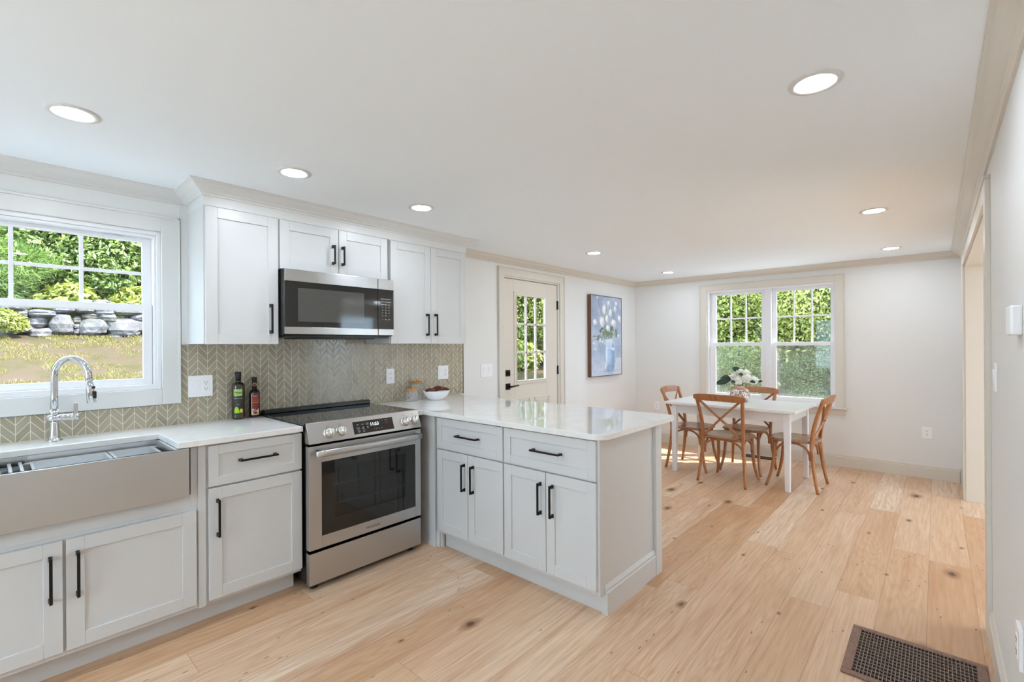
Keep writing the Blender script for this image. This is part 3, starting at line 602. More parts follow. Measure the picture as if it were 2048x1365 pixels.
# wall cabinets
c = thing('wall_cabinet', 'white wall cabinet with a single door left of the microwave', 'cabinet', (.99, 3.1, 1.385))
carcass(c, TU, .797, 1.186, 1.388, 2.146, .322); shaker(c, 'door', TU, .803, 1.181, 1.386, 2.138, ('v', 1.135, 1.536, .172))
c = thing('wall_cabinet', 'short white wall cabinet with two doors above the microwave', 'cabinet', (1.57, 3.1, 1.84))
carcass(c, TU, 1.188, 1.954, 1.842, 2.146, .322); shaker(c, 'door', TU, 1.192, 1.567, 1.842, 2.138, ('v', 1.527, 1.967, .125), rail=.057); shaker(c, 'door', TU, 1.571, 1.943, 1.842, 2.138, ('v', 1.593, 1.967, .125), rail=.057)
c = thing('wall_cabinet', 'white wall cabinet with two tall doors right of the microwave', 'cabinet', (2.33, 3.1, 1.385))
carcass(c, TU, 1.965, 2.708, 1.388, 2.146, .322); shaker(c, 'door', TU, 1.968, 2.331, 1.386, 2.138, ('v', 2.289, 1.532, .168)); shaker(c, 'door', TU, 2.335, 2.700, 1.386, 2.138, ('v', 2.372, 1.534, .168))

# ------------------------------------------------------------------ countertops
def slab_poly(pts, z0, z1, name, mat, bevel=.003):
    m = MB(); m.prism(pts, z0, z1, 'z'); return m.build(name, mat, None, bevel=bevel)
ZT, ZU = .924, .894
o = slab_poly([(-.90, 2.640), (-.185, 2.640), (-.185, 3.0), (.605, 3.0), (.605, 2.640), (1.192, 2.640), (1.192, 3.278), (-.90, 3.278)], ZU, ZT, 'countertop', M['quartz'])
tag(o, 'white quartz countertop around the sink, left of the range', 'countertop')
def arc(cx, cy, r_, a0, a1, n=8): return [(cx+r_*math.cos(R(a0+(a1-a0)*i/n)), cy+r_*math.sin(R(a0+(a1-a0)*i/n))) for i in range(n+1)]
pts = arc(2.020+.085, 1.215+.085, .085, 180, 270) + arc(2.905-.05, 1.215+.05, .05, 270, 360) + [(2.905, 3.278), (1.970, 3.278), (1.970, 2.640), (2.020, 2.640)]
o = slab_poly(pts, ZU, ZT, 'countertop', M['quartz']); tag(o, 'white veined quartz countertop of the peninsula with rounded corner', 'countertop')

# ------------------------------------------------------------------ backsplash
m = MB(); ys0 = 3.271
m.box(-.90, .767, ys0, YW-.0005, ZT, 1.044); m.box(.767, 2.966, ys0, YW-.0005, ZT, 1.385); m.box(1.19, 1.958, ys0, YW-.0005, 1.385, 1.50)
tag(m.build('backsplash', M['tile']), 'taupe glass chevron tile backsplash with pale grout', 'backsplash')
m = MB(); m.box(2.966, 2.972, 3.268, YW-.0005, ZT, 1.387); struct(m.build('trim_6', M['grout_edge']), 'dark metal edge strip at the end of the tile')

# ------------------------------------------------------------------ sink
s = thing('farmhouse_sink', 'stainless steel apron-front sink below the window', 'sink', (.217, 2.8, .66))
m = MB(); m.box(-.214, .648, 2.632, 2.652, .664, .893); m.build('apron', M['steel'], s, bevel=.003)
m = MB(); i0, i1, j0, j1 = -.175, .595, 2.68, 3.02
m.box(-.214, i0, 2.652, 3.04, .664, .893); m.box(i1, .648, 2.652, 3.04, .664, .893); m.box(i0, i1, j1, 3.04, .664, .893); m.box(i0, i1, 2.652, j0, .664, .886); m.box(i0, i1, j0, j1, .664, .676)
m.box(i0, i1, j1-.014, j1, .84, .858); m.box(i0, i1, j0, j0+.010, .84, .858)
m.build('bowl', M['basin'], s, bevel=.002)
m = MB(); m.lathe([(.045, 0), (.045, .004), (.03, .004), (.028, .001)], (.217, 2.85, .676), 20); m.build('drain', M['chrome'], s)
def tray(name, label, x0, x1, y0, y1, z0, z1, mat):
    t = MB(); th = .004
    t.box(x0, x1, y0, y1, z0, z0+th); t.box(x0, x0+th, y0, y1, z0, z1); t.box(x1-th, x1, y0, y1, z0, z1); t.box(x0, x1, y0, y0+th, z0, z1); t.box(x0, x1, y1-th, y1, z0, z1)
    t.box(x0-.006, x1+.006, y0-.006, y0, z1-.004, z1); t.box(x0-.006, x1+.006, y1, y1+.006, z1-.004, z1); t.box(x0-.008, x0, y0, y1, z1-.004, z1); t.box(x1, x1+.008, y0, y1, z1-.004, z1)
    return tag(t.build(name, mat, bevel=.001), label, 'sink tray')
tray('sink_tray', 'small steel colander tray in the right end of the sink', .405, .565, 2.692, 2.985, .79, .868, M['basin'])
tray('sink_tray', 'wide steel tray in the middle of the sink', .14, .385, 2.692, 2.985, .79, .868, M['basin'])
t = thing('drying_rack', 'roll-up steel drying rack with black edges laid over the sink', 'drying rack', (-.02, 2.85, .86))
for i in range(9):
    x = -.160+i*.033; m = MB(); m.box(x-.006, x+.006, 2.688, 2.990, .861, .872); m.build('bar', M['basin'], t, bevel=.002)
for y in (2.694, 2.985):
    m = MB(); m.tube([(-.170, y, .864), (.108, y, .864), (.116, y, .874)], .0065, 8); m.build('rubber_edge', M['rubber'], t)

# faucet
f = thing('faucet', 'chrome gooseneck pull-down faucet behind the sink', 'faucet', (.231, 3.19, ZT))
fx, fy = .226, 3.155
m = MB(); m.lathe([(.030, 0), (.030, .006), (.022, .010), (.019, .03), (.016, .085), (.015, .098)], (fx, fy, ZT), 24); m.build('base', M['chrome'], f)
m = MB(); m.tube([(fx-.022, fy-.008, ZT+.112), (fx+.020, fy-.010, ZT+.112)], .0155, 20)
m.tube([(fx-.026, fy, ZT+.112), (fx+.075, fy-.02, ZT+.112)], .0155, 20); m.build('valve_body', M['chrome'], f)
m = MB(); m.tube([(fx+.072, fy-.0195, ZT+.112), (fx+.084, fy-.022, ZT+.112)], .0165, 20); m.box(fx+.066, fx+.082, fy-.024, fy-.016, ZT+.118, ZT+.178); m.build('lever', M['chrome'], f, bevel=.002)
m = MB(); m.lathe([(.0185, .122), (.0185, .148)], (fx, fy, ZT), 24)
pts = [(fx, fy, ZT+.13), (fx, fy, ZT+.22), (fx, fy, ZT+.31)]
ca, sa = .62, -.785
for i in range(1, 13):
    a = PI*i/12*1.0; rr_ = .088; q = rr_*(1-math.cos(a)); pts.append((fx+q*ca, fy+q*sa, ZT+.31+math.sin(a)*.088))
pts.append((fx+.178*ca, fy+.178*sa, ZT+.285))
m.tube(pts, .0145, 16); m.build('spout', M['chrome'], f)
ex_, ey_ = fx+.178*ca, fy+.178*sa
m = MB(); m.tube([(ex_, ey_, ZT+.287), (ex_+.003, ey_-.003, ZT+.25), (ex_+.008, ey_-.008, ZT+.185)], [.0155, .0165, .0175], 18)
sp = m.build('spray_head', M['chrome'], f)
m = MB(); m.box(ex_+.012, ex_+.024, ey_-.026, ey_-.012, ZT+.205, ZT+.240); m.box(ex_+.009, ex_+.020, ey_-.024, ey_-.010, ZT+.252, ZT+.264); m.build('spray_button', M['rubber'], sp, bevel=.003)

# ------------------------------------------------------------------ range
r = thing('range', 'stainless steel slide-in electric range with black glass cooktop', 'range', (1.58, 2.9, 0))
RX0, RX1, RY = 1.199, 1.961, 2.600
m = MB(); m.box(RX0+.004, RX1-.004, RY+.03, 3.25, .035, .915); m.build('body', M['dark'], r, bevel=.002)
m = MB(); m.box(RX0-.006, RX1+.006, 2.632, 3.262, ZT+.001, ZT+.012); m.build('cooktop', M['cooktop'], r, bevel=.002)
m = MB(); m.box(RX0+.0, RX1-.0, 3.205, 3.262, ZT+.012, ZT+.038); m.build('rear_vent', M['dark'], r, bevel=.004)
# control panel, leaning back
m = MB(); prof = [(RY-.022, .826), (RY+.022, .938), (RY+.034, .940), (RY+.06, .930), (RY+.06, .826)]
m.prism(prof, RX0, RX1, 'x'); cp = m.build('control_panel', M['steel_range'], r, bevel=.002)
n_ = Vector((0, -.112, .044)).normalized(); tdir = Vector((0, .044, .112)).normalized()
def onpanel(x, s, d=0.0): return Vector((x, RY-.022, .826)) + tdir*s + n_*d
ROTP = Matrix(((1, tdir.x, n_.x), (0, tdir.y, n_.y), (0, tdir.z, n_.z)))
m = MB(); a = [onpanel(1.474, .018, .0006), onpanel(1.752, .018, .0006), onpanel(1.752, .094, .0006), onpanel(1.474, .094, .0006)]
b2 = [p - n_*.003 for p in a]; m.add(a+b2, [(0, 1, 2, 3), (7, 6, 5, 4), (0, 4, 5, 1), (1, 5, 6, 2), (2, 6, 7, 3), (3, 7, 4, 0)]); dsp = m.build('display', M['blackglass'], cp)
text('clock', '11:53', .028, onpanel(1.618, .066, .0012), ROTP, M['led'], dsp, ext=.0003)
for i, (x, s_, tx) in enumerate(((1.506, .074, 'Bake'), (1.538, .074, 'Broil'), (1.570, .074, 'Keep\nWarm'), (1.506, .052, 'Steam\nClean'), (1.538, .052, 'Self\nClean'), (1.570, .052, 'Air\nFry'), (1.508, .033, 'Delay\nBake'), (1.540, .033, 'Set\nClock'),
                            (1.675, .080, '+'), (1.704, .080, 'START'), (1.675, .062, '-'), (1.704, .062, 'STOP'), (1.610, .034, '1'), (1.628, .034, '2'), (1.646, .034, '3'), (1.664, .034, '4'))):
    text('key_label', tx, .0072 if len(tx) > 1 else .011, onpanel(x, s_, .0012), ROTP, M['red_text'] if tx == 'STOP' else M['led_dim'], dsp, ext=.0002)
for x in (1.318, 1.392, 1.842, 1.912):
    m = MB(); pz = onpanel(x, .050)
    m.tube([pz, pz+n_*.004], .030, 28); kb = m.build('knob', M['knob'], cp)
    m = MB(); m.tube([pz+n_*.004, pz+n_*.012, pz+n_*.027, pz+n_*.030], [.0265, .0275, .0255, .023], 28)
    q = pz+n_*.034; m.tube([q-tdir*.024, q+tdir*.024], .0062, 8, flat=1.2); kg = m.build('grip', M['knob'], kb)
    m = MB(); q = pz+n_*.0405+tdir*.017; m.tube([q, q+tdir*.006], .0012, 6); m.build('pointer', M['slot'], kb)
    m = MB(); q0 = onpanel(x, .092, .0006)
    for dx_, ds in ((-.006, -.004), (.006, -.004)): m.tube([onpanel(x+dx_, .088, .0006), onpanel(x+dx_, .097, .0006)], .0005, 4)
    m.tube([onpanel(x-.006, .088, .0006), onpanel(x+.006, .088, .0006)], .0005, 4); m.tube([onpanel(x-.006, .097, .0006), onpanel(x+.002, .097, .0006)], .0005, 4)
    m.build('burner_mark', M['slot'], cp)
# oven door with see-through window
m = MB(); dz0, dz1 = .232, .812; wx0, wx1, wz0, wz1 = 1.272, 1.918, .300, .716
m.box(RX0, wx0, RY-.012, RY+.028, dz0, dz1); m.box(wx1, RX1, RY-.012, RY+.028, dz0, dz1); m.box(wx0, wx1, RY-.012, RY+.028, dz0, wz0); m.box(wx0, wx1, RY-.012, RY+.028, wz1, dz1)
od = m.build('oven_door', M['steel_range'], r, bevel=.002)
m = MB(); vx0, vx1, vz0, vz1 = 1.352, 1.840, .385, .668
m.box(wx0, vx0, RY-.0105, RY+.0, wz0, wz1); m.box(vx1, wx1, RY-.0105, RY, wz0, wz1); m.box(vx0, vx1, RY-.0105, RY, wz0, vz0); m.box(vx0, vx1, RY-.0105, RY, vz1, wz1); m.build('window_border', M['blackglass'], od)
m = MB(); m.add([(vx0, RY-.0104, vz0), (vx1, RY-.0104, vz0), (vx1, RY-.0104, vz1), (vx0, RY-.0104, vz1)], [(0, 1, 2, 3)]); m.build('window_glass', M['ovenwin'], od, recalc=False)
m = MB(); m.box(vx0-.03, vx1+.03, RY+.024, RY+.0285, vz0-.04, vz1+.03); m.build('inner_glass', M['inner_gray'], od)
for z in (.455, .565):
    m = MB(); m.tube([(vx0-.01, RY+.016, z), (vx1+.01, RY+.016, z)], .0018, 6); m.build('oven_rack', M['wire'], od)
m = MB(); hx0, hx1, hz = 1.222, 1.938, .772
pts = [(hx0+(hx1-hx0)*i/12, RY-.052-.010*math.sin(PI*i/12), hz) for i in range(13)]
m.tube(pts, .018, 16, flat=.55, ups=(0, 0, 1)); m.box(hx0+.01, hx0+.03, RY-.05, RY-.012, hz-.014, hz+.014); m.box(hx1-.03, hx1-.01, RY-.05, RY-.012, hz-.014, hz+.014); m.build('oven_handle', M['steel'], od)
text('logo', 'FRIGIDAIRE', .019, (1.598, RY-.0122, .262), ROTS, M['etched'], od, ext=.0003)
m = MB(); m.box(RX0, RX1, RY-.010, RY+.028, .036, .214); m.build('storage_drawer', M['steel_range'], r, bevel=.003)
for x in (RX0+.05, RX1-.05):
    for y in (RY+.05, 3.18):
        m = MB(); m.lathe([(.022, 0), (.022, .010), (.010, .014), (.010, .036)], (x, y, 0), 14); m.build('leveling_foot', M['rubber'], r)

# ------------------------------------------------------------------ microwave
mw = thing('microwave', 'stainless steel and black over-the-range microwave', 'microwave', (1.57, 3.05, 1.44))
MX0, MX1, MY = 1.190, 1.948, 2.872
m = MB(); m.box(MX0, MX1, MY+.022, 3.268, 1.440, 1.838); m.build('body', M['dark'], mw, bevel=.002)
m = MB(); m.box(MX0+.012, MX1-.012, MY+.04, 3.22, 1.425, 1.441); m.box(1.30, 1.84, 2.95, 3.15, 1.418, 1.427); m.build('underside', M['dark'], mw, bevel=.003)
def band(m, x0, x1): m.box(x0, x1, MY+.018, MY+.024, 1.489, 1.765); m.box(x0, x1, MY, MY+.024, 1.765, 1.836); m.box(x0, x1, MY, MY+.024, 1.446, 1.489)
m = MB(); band(m, MX0+.004, 1.819); md_ = m.build('door', M['steel'], mw, bevel=.0015)
m = MB(); m.box(MX0+.004, 1.819, MY+.002, MY+.017, 1.489, 1.765); m.build('door_glass', M['blackglass'], md_)
m = MB(); m.box(1.270, 1.715, MY+.0012, MY+.003, 1.523, 1.727); m.build('mesh_window', M['meshwin'], md_)
m = MB(); band(m, 1.823, MX1); pn = m.build('control_panel', M['steel'], mw, bevel=.0015)
m = MB(); m.box(1.823, MX1, MY+.002, MY+.017, 1.489, 1.765); m.build('keypad', M['blackglass'], pn)
for j, row_ in enumerate((('POPCORN', 'POTATO', 'VEGETABLE'), ('PIZZA', 'REHEAT', 'BEVERAGE'), ('DEFROST', 'POWER', 'TIMER'), ('1', '2', '3'), ('4', '5', '6'), ('7', '8', '9'), ('LIGHT', '0', 'FAN'), ('STOP', 'VENT', 'START'))):
    for i, tx in enumerate(row_):
        z = 1.698 - j*.0195 - (.006 if j == 7 else 0)
        text('key_label', tx, .0115 if len(tx) == 1 else .0062, (1.858+i*.026, MY+.0014, z), ROTS, M['red_text'] if tx == 'STOP' else (M['grey_text'] if tx in ('LIGHT', 'FAN') else M['white_text']), pn, ext=.0003)

# ------------------------------------------------------------------ wall plates
def plate(name, label, T, u0, u1, z0, z1, gang, cat='outlet', thick=.006):
    p = thing(name, label, cat, T((u0+u1)/2, 0, (z0+z1)/2))
    m = MB(); m.T = lambda q: T(*q); m.box(u0, u1, 0, thick, z0, z1); m.build('plate', M['plate'], p, bevel=.0015)
    n = len(gang); zc = (z0+z1)/2
    for i, gk in enumerate(gang):
        uc = u0+(u1-u0)*(i+.5)/n + (0 if n == 1 else (.5*(n-1)-i)*.008); hw = .0165 if n < 3 else .015
        m = MB(); m.T = lambda q: T(*q)
        if gk == 's':
            m.box(uc-hw, uc+hw, thick-.001, thick+.0015, zc-.033, zc+.033); m.add([(uc-hw+.002, thick+.001, zc-.031), (uc+hw-.002, thick+.001, zc-.031), (uc+hw-.002, thick+.001, zc+.031), (uc-hw+.002, thick+.001, zc+.031), (uc-hw+.002, thick+.006, zc+.031), (uc+hw-.002, thick+.006, zc+.031)], [(0, 1, 2, 3), (0, 1, 5, 4), (3, 2, 5, 4), (0, 4, 3), (1, 2, 5)])
            m.build('rocker_switch', M['plate'], p)
        else:
            m.box(uc-hw, uc+hw, thick-.001, thick+.002, zc-.033, zc+.033); rc = m.build('receptacle', M['plate'], p, bevel=.001)
            h = MB(); h.T = m.T
            for dz_ in (-.018, .018):
                h.box(uc-.0075, uc-.0055, thick+.002, thick+.0026, zc+dz_-.001, zc+dz_+.008); h.box(uc+.0055, uc+.0075, thick+.002, thick+.0026, zc+dz_-.001, zc+dz_+.008); h.box(uc-.0025, uc+.0025, thick+.002, thick+.0026, zc+dz_-.010, zc+dz_-.005)
            h.build('slots', M['slot'], rc)
    return p
TT = lambda u, d, z: (u, 3.2705-d, z); TN = lambda u, d, z: (u, YW-d, z); TE = lambda u, d, z: (XE-d, u, z); TS = lambda u, d, z: (u, YS+d, z)
plate('outlet_plate', 'white switch and outlet plate on the tile left of the bottles', TT, .800, .926, 1.076, 1.202, 'so')
plate('outlet_plate', 'white single outlet plate on the tile right of the range', TT, 2.142, 2.218, 1.068, 1.189, 'o')
plate('outlet_plate', 'white switch and outlet plate on the tile above the bowl of peppers', TT, 2.666, 2.785, 1.072, 1.193, 'so')
plate('switch_plate', 'white double switch plate on the wall left of the door', TN, 3.205, 3.365, 1.062, 1.188, 'ss', 'light switch')
plate('outlet_plate', 'white outlet on the end wall right of the dining window', TE, .035, .112, .402, .520, 'o')
plate('outlet_plate', 'white outlet low on the end wall near the far left corner', TE, 2.905, 2.985, .445, .565, 'o')
plate('switch_plate', 'white switch on the right wall beside the opening casing', TS, 2.80, 2.875, 1.165, 1.285, 's', 'light switch')
plate('outlet_plate', 'white outlet low on the right wall at the photo edge', TS, 2.03, 2.11, .40, .52, 'o', thick=.010)
th = thing('thermostat', 'white box thermostat on the right wall', 'thermostat', (2.08, YS, 1.43))
m = MB(); m.box(2.005, 2.125, YS, YS+.026, 1.392, 1.480); m.build('case', M['plate'], th, bevel=.006, seg=3)
m = MB(); m.box(2.1245, 2.1262, YS+.006, YS+.022, 1.408, 1.462); m.build('side_vent', M['grey_text'], th)

# ------------------------------------------------------------------ downlights
def downlight(x, y, label):
    t = thing('recessed_light', label, 'ceiling light', (x, y, ZC), 'round recessed ceiling lights')
    m = MB(); m.lathe([(.082, .0), (.080, -.004), (.066, -.007), (.058, -.004)], (x, y, ZC), 32, capb=False, capt=False); m.build('trim_ring', M['white'], t)
    m = MB(); m.lathe([(.0595, -.0035), (.04, -.006), (.001, -.007)], (x, y, ZC), 32, capb=False, capt=True); m.build('lens', M['lens'], t)
for x, y, lb in ((.231, 2.44, 'recessed light above the sink, leftmost on the ceiling'), (1.068, 2.452, 'recessed light above the single door wall cabinet'), (1.893, 2.475, 'recessed light in front of the right wall cabinet'),
                 (3.97, 2.478, 'recessed light in front of the door'), (5.69, 2.48, 'recessed light nearest the far left corner of the dining end'), (5.715, .314, 'recessed light nearest the right end of the dining wall'),
                 (4.014, .310, 'recessed light on the right, second from the dining wall'), (1.903, .305, 'large recessed light nearest the camera at the upper right'), (.231, .305, 'recessed light directly over the camera'),
                 (-1.4, 2.44, 'added unseen recessed light over the counter left of the sink'), (-1.4, .305, 'added unseen recessed light behind the camera'),  # the two at the left end are extra lamps out of view, for brightness
                 (4.0, -1.3, 'added unseen recessed light in the next room near the opening'), (5.4, -1.3, 'added unseen recessed light in the next room by its end wall'), (4.0, -2.8, 'added unseen recessed light in the next room by its window'), (5.4, -2.8, 'added unseen recessed light in the far corner of the next room')):  # next-room lamps are added to send more light through the opening
    downlight(x, y, lb)

# ------------------------------------------------------------------ counter objects
def disc_label(m, cx, cy, r_, z0, z1, a0, a1, n=14, d=.0006):
    vs = []; 
    for i in range(n+1):
        a = R(a0+(a1-a0)*i/n)
        for z in (z0, z1): vs.append((cx+(r_+d)*math.cos(a), cy+(r_+d)*math.sin(a), z))
    m.add(vs, [(2*i, 2*i+2, 2*i+3, 2*i+1) for i in range(n)], True)
FA = 252         # bearing of the camera seen from the bottles, degrees
# olive oil: slightly squared bottle
bx, by = 1.052, 3.222; r_ = .0355
o = thing('olive_oil_bottle', 'tall dark green olive oil bottle with a pale green label', 'bottle', (bx, by, ZT))
m = MB(); m.lathe([(.030, 0), (.0345, .004), (.0355, .012), (.0355, .205), (.034, .215), (.026, .224), (.0165, .228), (.0155, .232), (.0155, .247)], (bx, by, ZT), 28); m.build('glass', M['oilglass'], o)
m = MB(); m.lathe([(.0162, .243), (.0162, .266), (.0178, .270), (.0178, .290), (.0165, .292)], (bx, by, ZT), 24); m.build('cap', M['slot'], o)
m = MB(); disc_label(m, bx, by, r_, ZT+.145, ZT+.187, FA-42, FA+38); m.build('upper_label', M['label_green'], o, recalc=False)
m = MB(); disc_label(m, bx, by, r_, ZT+.030, ZT+.140, FA-48, FA+44); lb = m.build('lower_label', M['label_dark'], o, recalc=False)
def wrap_text(body, size, z, mat, parent, cx, cy, r_, dang=0, d=.0014):
    a = R(FA+dang); p = Vector((cx+(r_+d)*math.cos(a), cy+(r_+d)*math.sin(a), z)); nrm = Vector((math.cos(a), math.sin(a), 0)); tx = Vector((-math.sin(a), math.cos(a), 0))
    rot = Matrix(((tx.x, 0, nrm.x), (tx.y, 0, nrm.y), (0, 1, 0))); return text('lettering', body, size, p, rot, mat, parent, ext=.0003)
wrap_text('Olyvia', .015, ZT+.166, M['label_dark'], o, bx, by, r_)
wrap_text('ORGANIC EXTRA', .0058, ZT+.130, M['white_text'], lb, bx, by, r_); wrap_text('virgin olive oil', .0055, ZT+.120, M['grey_text'], lb, bx, by, r_); wrap_text('COLD PRESSED', .0050, ZT+.108, M['grey_text'], lb, bx, by, r_); wrap_text('500 ml', .0055, ZT+.094, M['white_text'], lb, bx, by, r_)
m = MB()
vs = []; 
for i in range(13):
    t_ = i/12; a = R(FA-34+t_*46); hh = .040*math.sin(PI*min(1, .12+t_*.9))**.6
    for z in (ZT+.040, ZT+.040+max(.004, hh)): vs.append((bx+(r_+.0014)*math.cos(a), by+(r_+.0014)*math.sin(a), z))
m.add(vs, [(2*i, 2*i+2, 2*i+3, 2*i+1) for i in range(12)], True); m.build('olive_print', M['label_lime'], lb, recalc=False)
m = MB(); disc_label(m, bx, by, r_, ZT+.043, ZT+.065, FA+14, FA+38, 6, .0014); m.build('olive_half_print', M['label_yellow'], lb, recalc=False)
# balsamic bottle
bx, by = 1.148, 3.228; r_ = .0315
o = thing('vinegar_bottle', 'shorter dark vinegar bottle with a red grape label and neck seal', 'bottle', (bx, by, ZT))
m = MB(); m.lathe([(.027, 0), (.0305, .004), (.0315, .012), (.0315, .150), (.030, .160), (.022, .172), (.0145, .178), (.0135, .186), (.0135, .205)], (bx, by, ZT), 28); m.build('glass', M['vinglass'], o)
m = MB(); m.lathe([(.0142, .185), (.0142, .235), (.0158, .238), (.0158, .252), (.0145, .254)], (bx, by, ZT), 24); cap_ = m.build('cap', M['slot'], o)
m = MB(); a = R(FA); q = Vector((bx+.0150*math.cos(a), by+.0150*math.sin(a), ZT+.208)); nrm = Vector((math.cos(a), math.sin(a), 0)); m.tube([q, q+nrm*.001], .0115, 24); m.tube([q+nrm*.001, q+nrm*.0014], .007, 18); m.build('round_seal', M['label_cream'], cap_)
m = MB(); m.tube([q+nrm*.0013, q+nrm*.0019], .0085, 24); m.build('seal_center', M['label_red'], cap_)
m = MB(); disc_label(m, bx, by, r_, ZT+.018, ZT+.148, FA-36, FA+50, 14, .0005); m.build('label_border', M['label_cream'], o, recalc=False)
m = MB(); disc_label(m, bx, by, r_, ZT+.056, ZT+.148, FA-28, FA+52, 14, .0010); lb = m.build('label', M['label_red'], o, recalc=False)
wrap_text('Mazzini', .0085, ZT+.136, M['white_text'], lb, bx, by, r_, 4, .002); wrap_text('BALSAMIC', .0072, ZT+.119, M['orange_text'], lb, bx, by, r_, 8, .002); wrap_text('VINEGAR', .0110, ZT+.108, M['orange_text'], lb, bx, by, r_, 8, .002); wrap_text('OF MODENA', .0068, ZT+.095, M['label_cream'], lb, bx, by, r_, 8, .002)
random.seed(4); m = MB()
for i in range(16):
    a = R(FA-14+random.random()*42); z = ZT+.026+random.random()*.034; q = Vector((bx+(r_+.0008)*math.cos(a), by+(r_+.0008)*math.sin(a), z)); nrm = Vector((math.cos(a), math.sin(a), 0)); m.tube([q, q+nrm*.001], .0042, 10)
m.build('grape_print', M['grape'], lb)
# ribbed jars
def jar(x, y, r_, h, label):
    o = thing('glass_jar', label, 'jar', (x, y, ZT))
    m = MB(); seg = 72; prof = [(r_*.97, 0), (r_, .004), (r_, h-.004), (r_*.99, h)]
    vs = [(x+(q+(.0008 if k % 3 == 0 else 0))*math.cos(2*PI*k/seg), y+(q+(.0008 if k % 3 == 0 else 0))*math.sin(2*PI*k/seg), ZT+.0005+z) for q, z in prof for k in range(seg)]
    m.add(vs, [(i*seg+k, i*seg+(k+1) % seg, (i+1)*seg+(k+1) % seg, (i+1)*seg+k) for i in range(3) for k in range(seg)]); m.f.append(list(range(seg))); m.mi.append(0); m.sm.append(False); m.build('ribbed_glass', M['jarglass'], o)
    m = MB(); m.lathe([(r_*.9, h-.008), (r_*.9, h), (r_*1.03, h+.0005), (r_*1.05, h+.004), (r_*1.03, h+.010), (r_*.8, h+.0125), (.007, h+.013), (.005, h+.016), (.0085, h+.020), (.0075, h+.026), (.003, h+.028)], (x, y, ZT), 32); m.build('wooden_lid', M['lidwood'], o)
    for k in range(2):
        m = MB(); a0_ = R(250+k*55); m.tube([(x+.008*math.cos(a0_), y+.008*math.sin(a0_), ZT+h*.2), (x+r_*.6*math.cos(a0_), y+r_*.6*math.sin(a0_), ZT+h*.8)], .0025, 6, flat=.2) if False else None
jar(2.300, 3.150, .048, .088, 'shorter ribbed glass jar with a round wooden lid, left of the bowl')
jar(2.395, 3.205, .045, .138, 'taller ribbed glass jar with a round wooden lid, nearest the tile')
# bowl with chilies
cx, cy = 2.500, 3.085
m = MB(); m.lathe([(.052, 0), (.058, .003), (.080, .020), (.100, .045), (.112, .073), (.113, .076), (.109, .077), (.106, .073), (.094, .046), (.074, .022), (.05, .010), (.001, .009)], (cx, cy, ZT), 40, capt=False)
tag(m.build('bowl', M['ceramic']), 'white ceramic bowl on the counter right of the jars', 'bowl')
random.seed(11)
PEP = [((-.075, -.03, .080), 25, 'dried red chili lying at the left rim of the white bowl'), ((-.045, .03, .078), 160, 'dried red chili at the back left of the bowl'), ((.0, -.035, .082), 10, 'dried red chili across the middle of the bowl'),
       ((.03, .02, .094), 200, 'dried red chili on top of the pile with its stem up'), ((.065, -.02, .082), 185, 'dried red chili at the right rim of the bowl'), ((.05, .045, .080), 60, 'dried red chili at the back right of the bowl'), ((-.01, -.005, .070), 80, 'dried red chili in the middle beneath the others')]
for (dx_, dy_, dz_), ang, lb in PEP:
    o = thing('chili_pepper', lb, 'pepper', (cx+dx_, cy+dy_, ZT+dz_), 'dried chilies in the white bowl')
    a = R(ang-40); u = Vector((math.cos(a), math.sin(a), 0)); c0 = Vector((cx+dx_, cy+dy_, ZT+dz_-.004)); L = .045
    pts = [c0+u*(-L+2*L*i/8)+Vector((0, 0, .010*math.sin(PI*i/8))) for i in range(9)]
    m = MB(); m.tube(pts, [.004, .010, .013, .013, .012, .010, .008, .005, .0015], 10); m.build('pod', M['pepper'], o)
    m = MB(); m.tube([pts[0], pts[0]-u*.008+Vector((0, 0, .006)), pts[0]-u*.014+Vector((0, 0, .016))], [.0025, .002, .002], 6); m.build('stem', M['stem'], o)

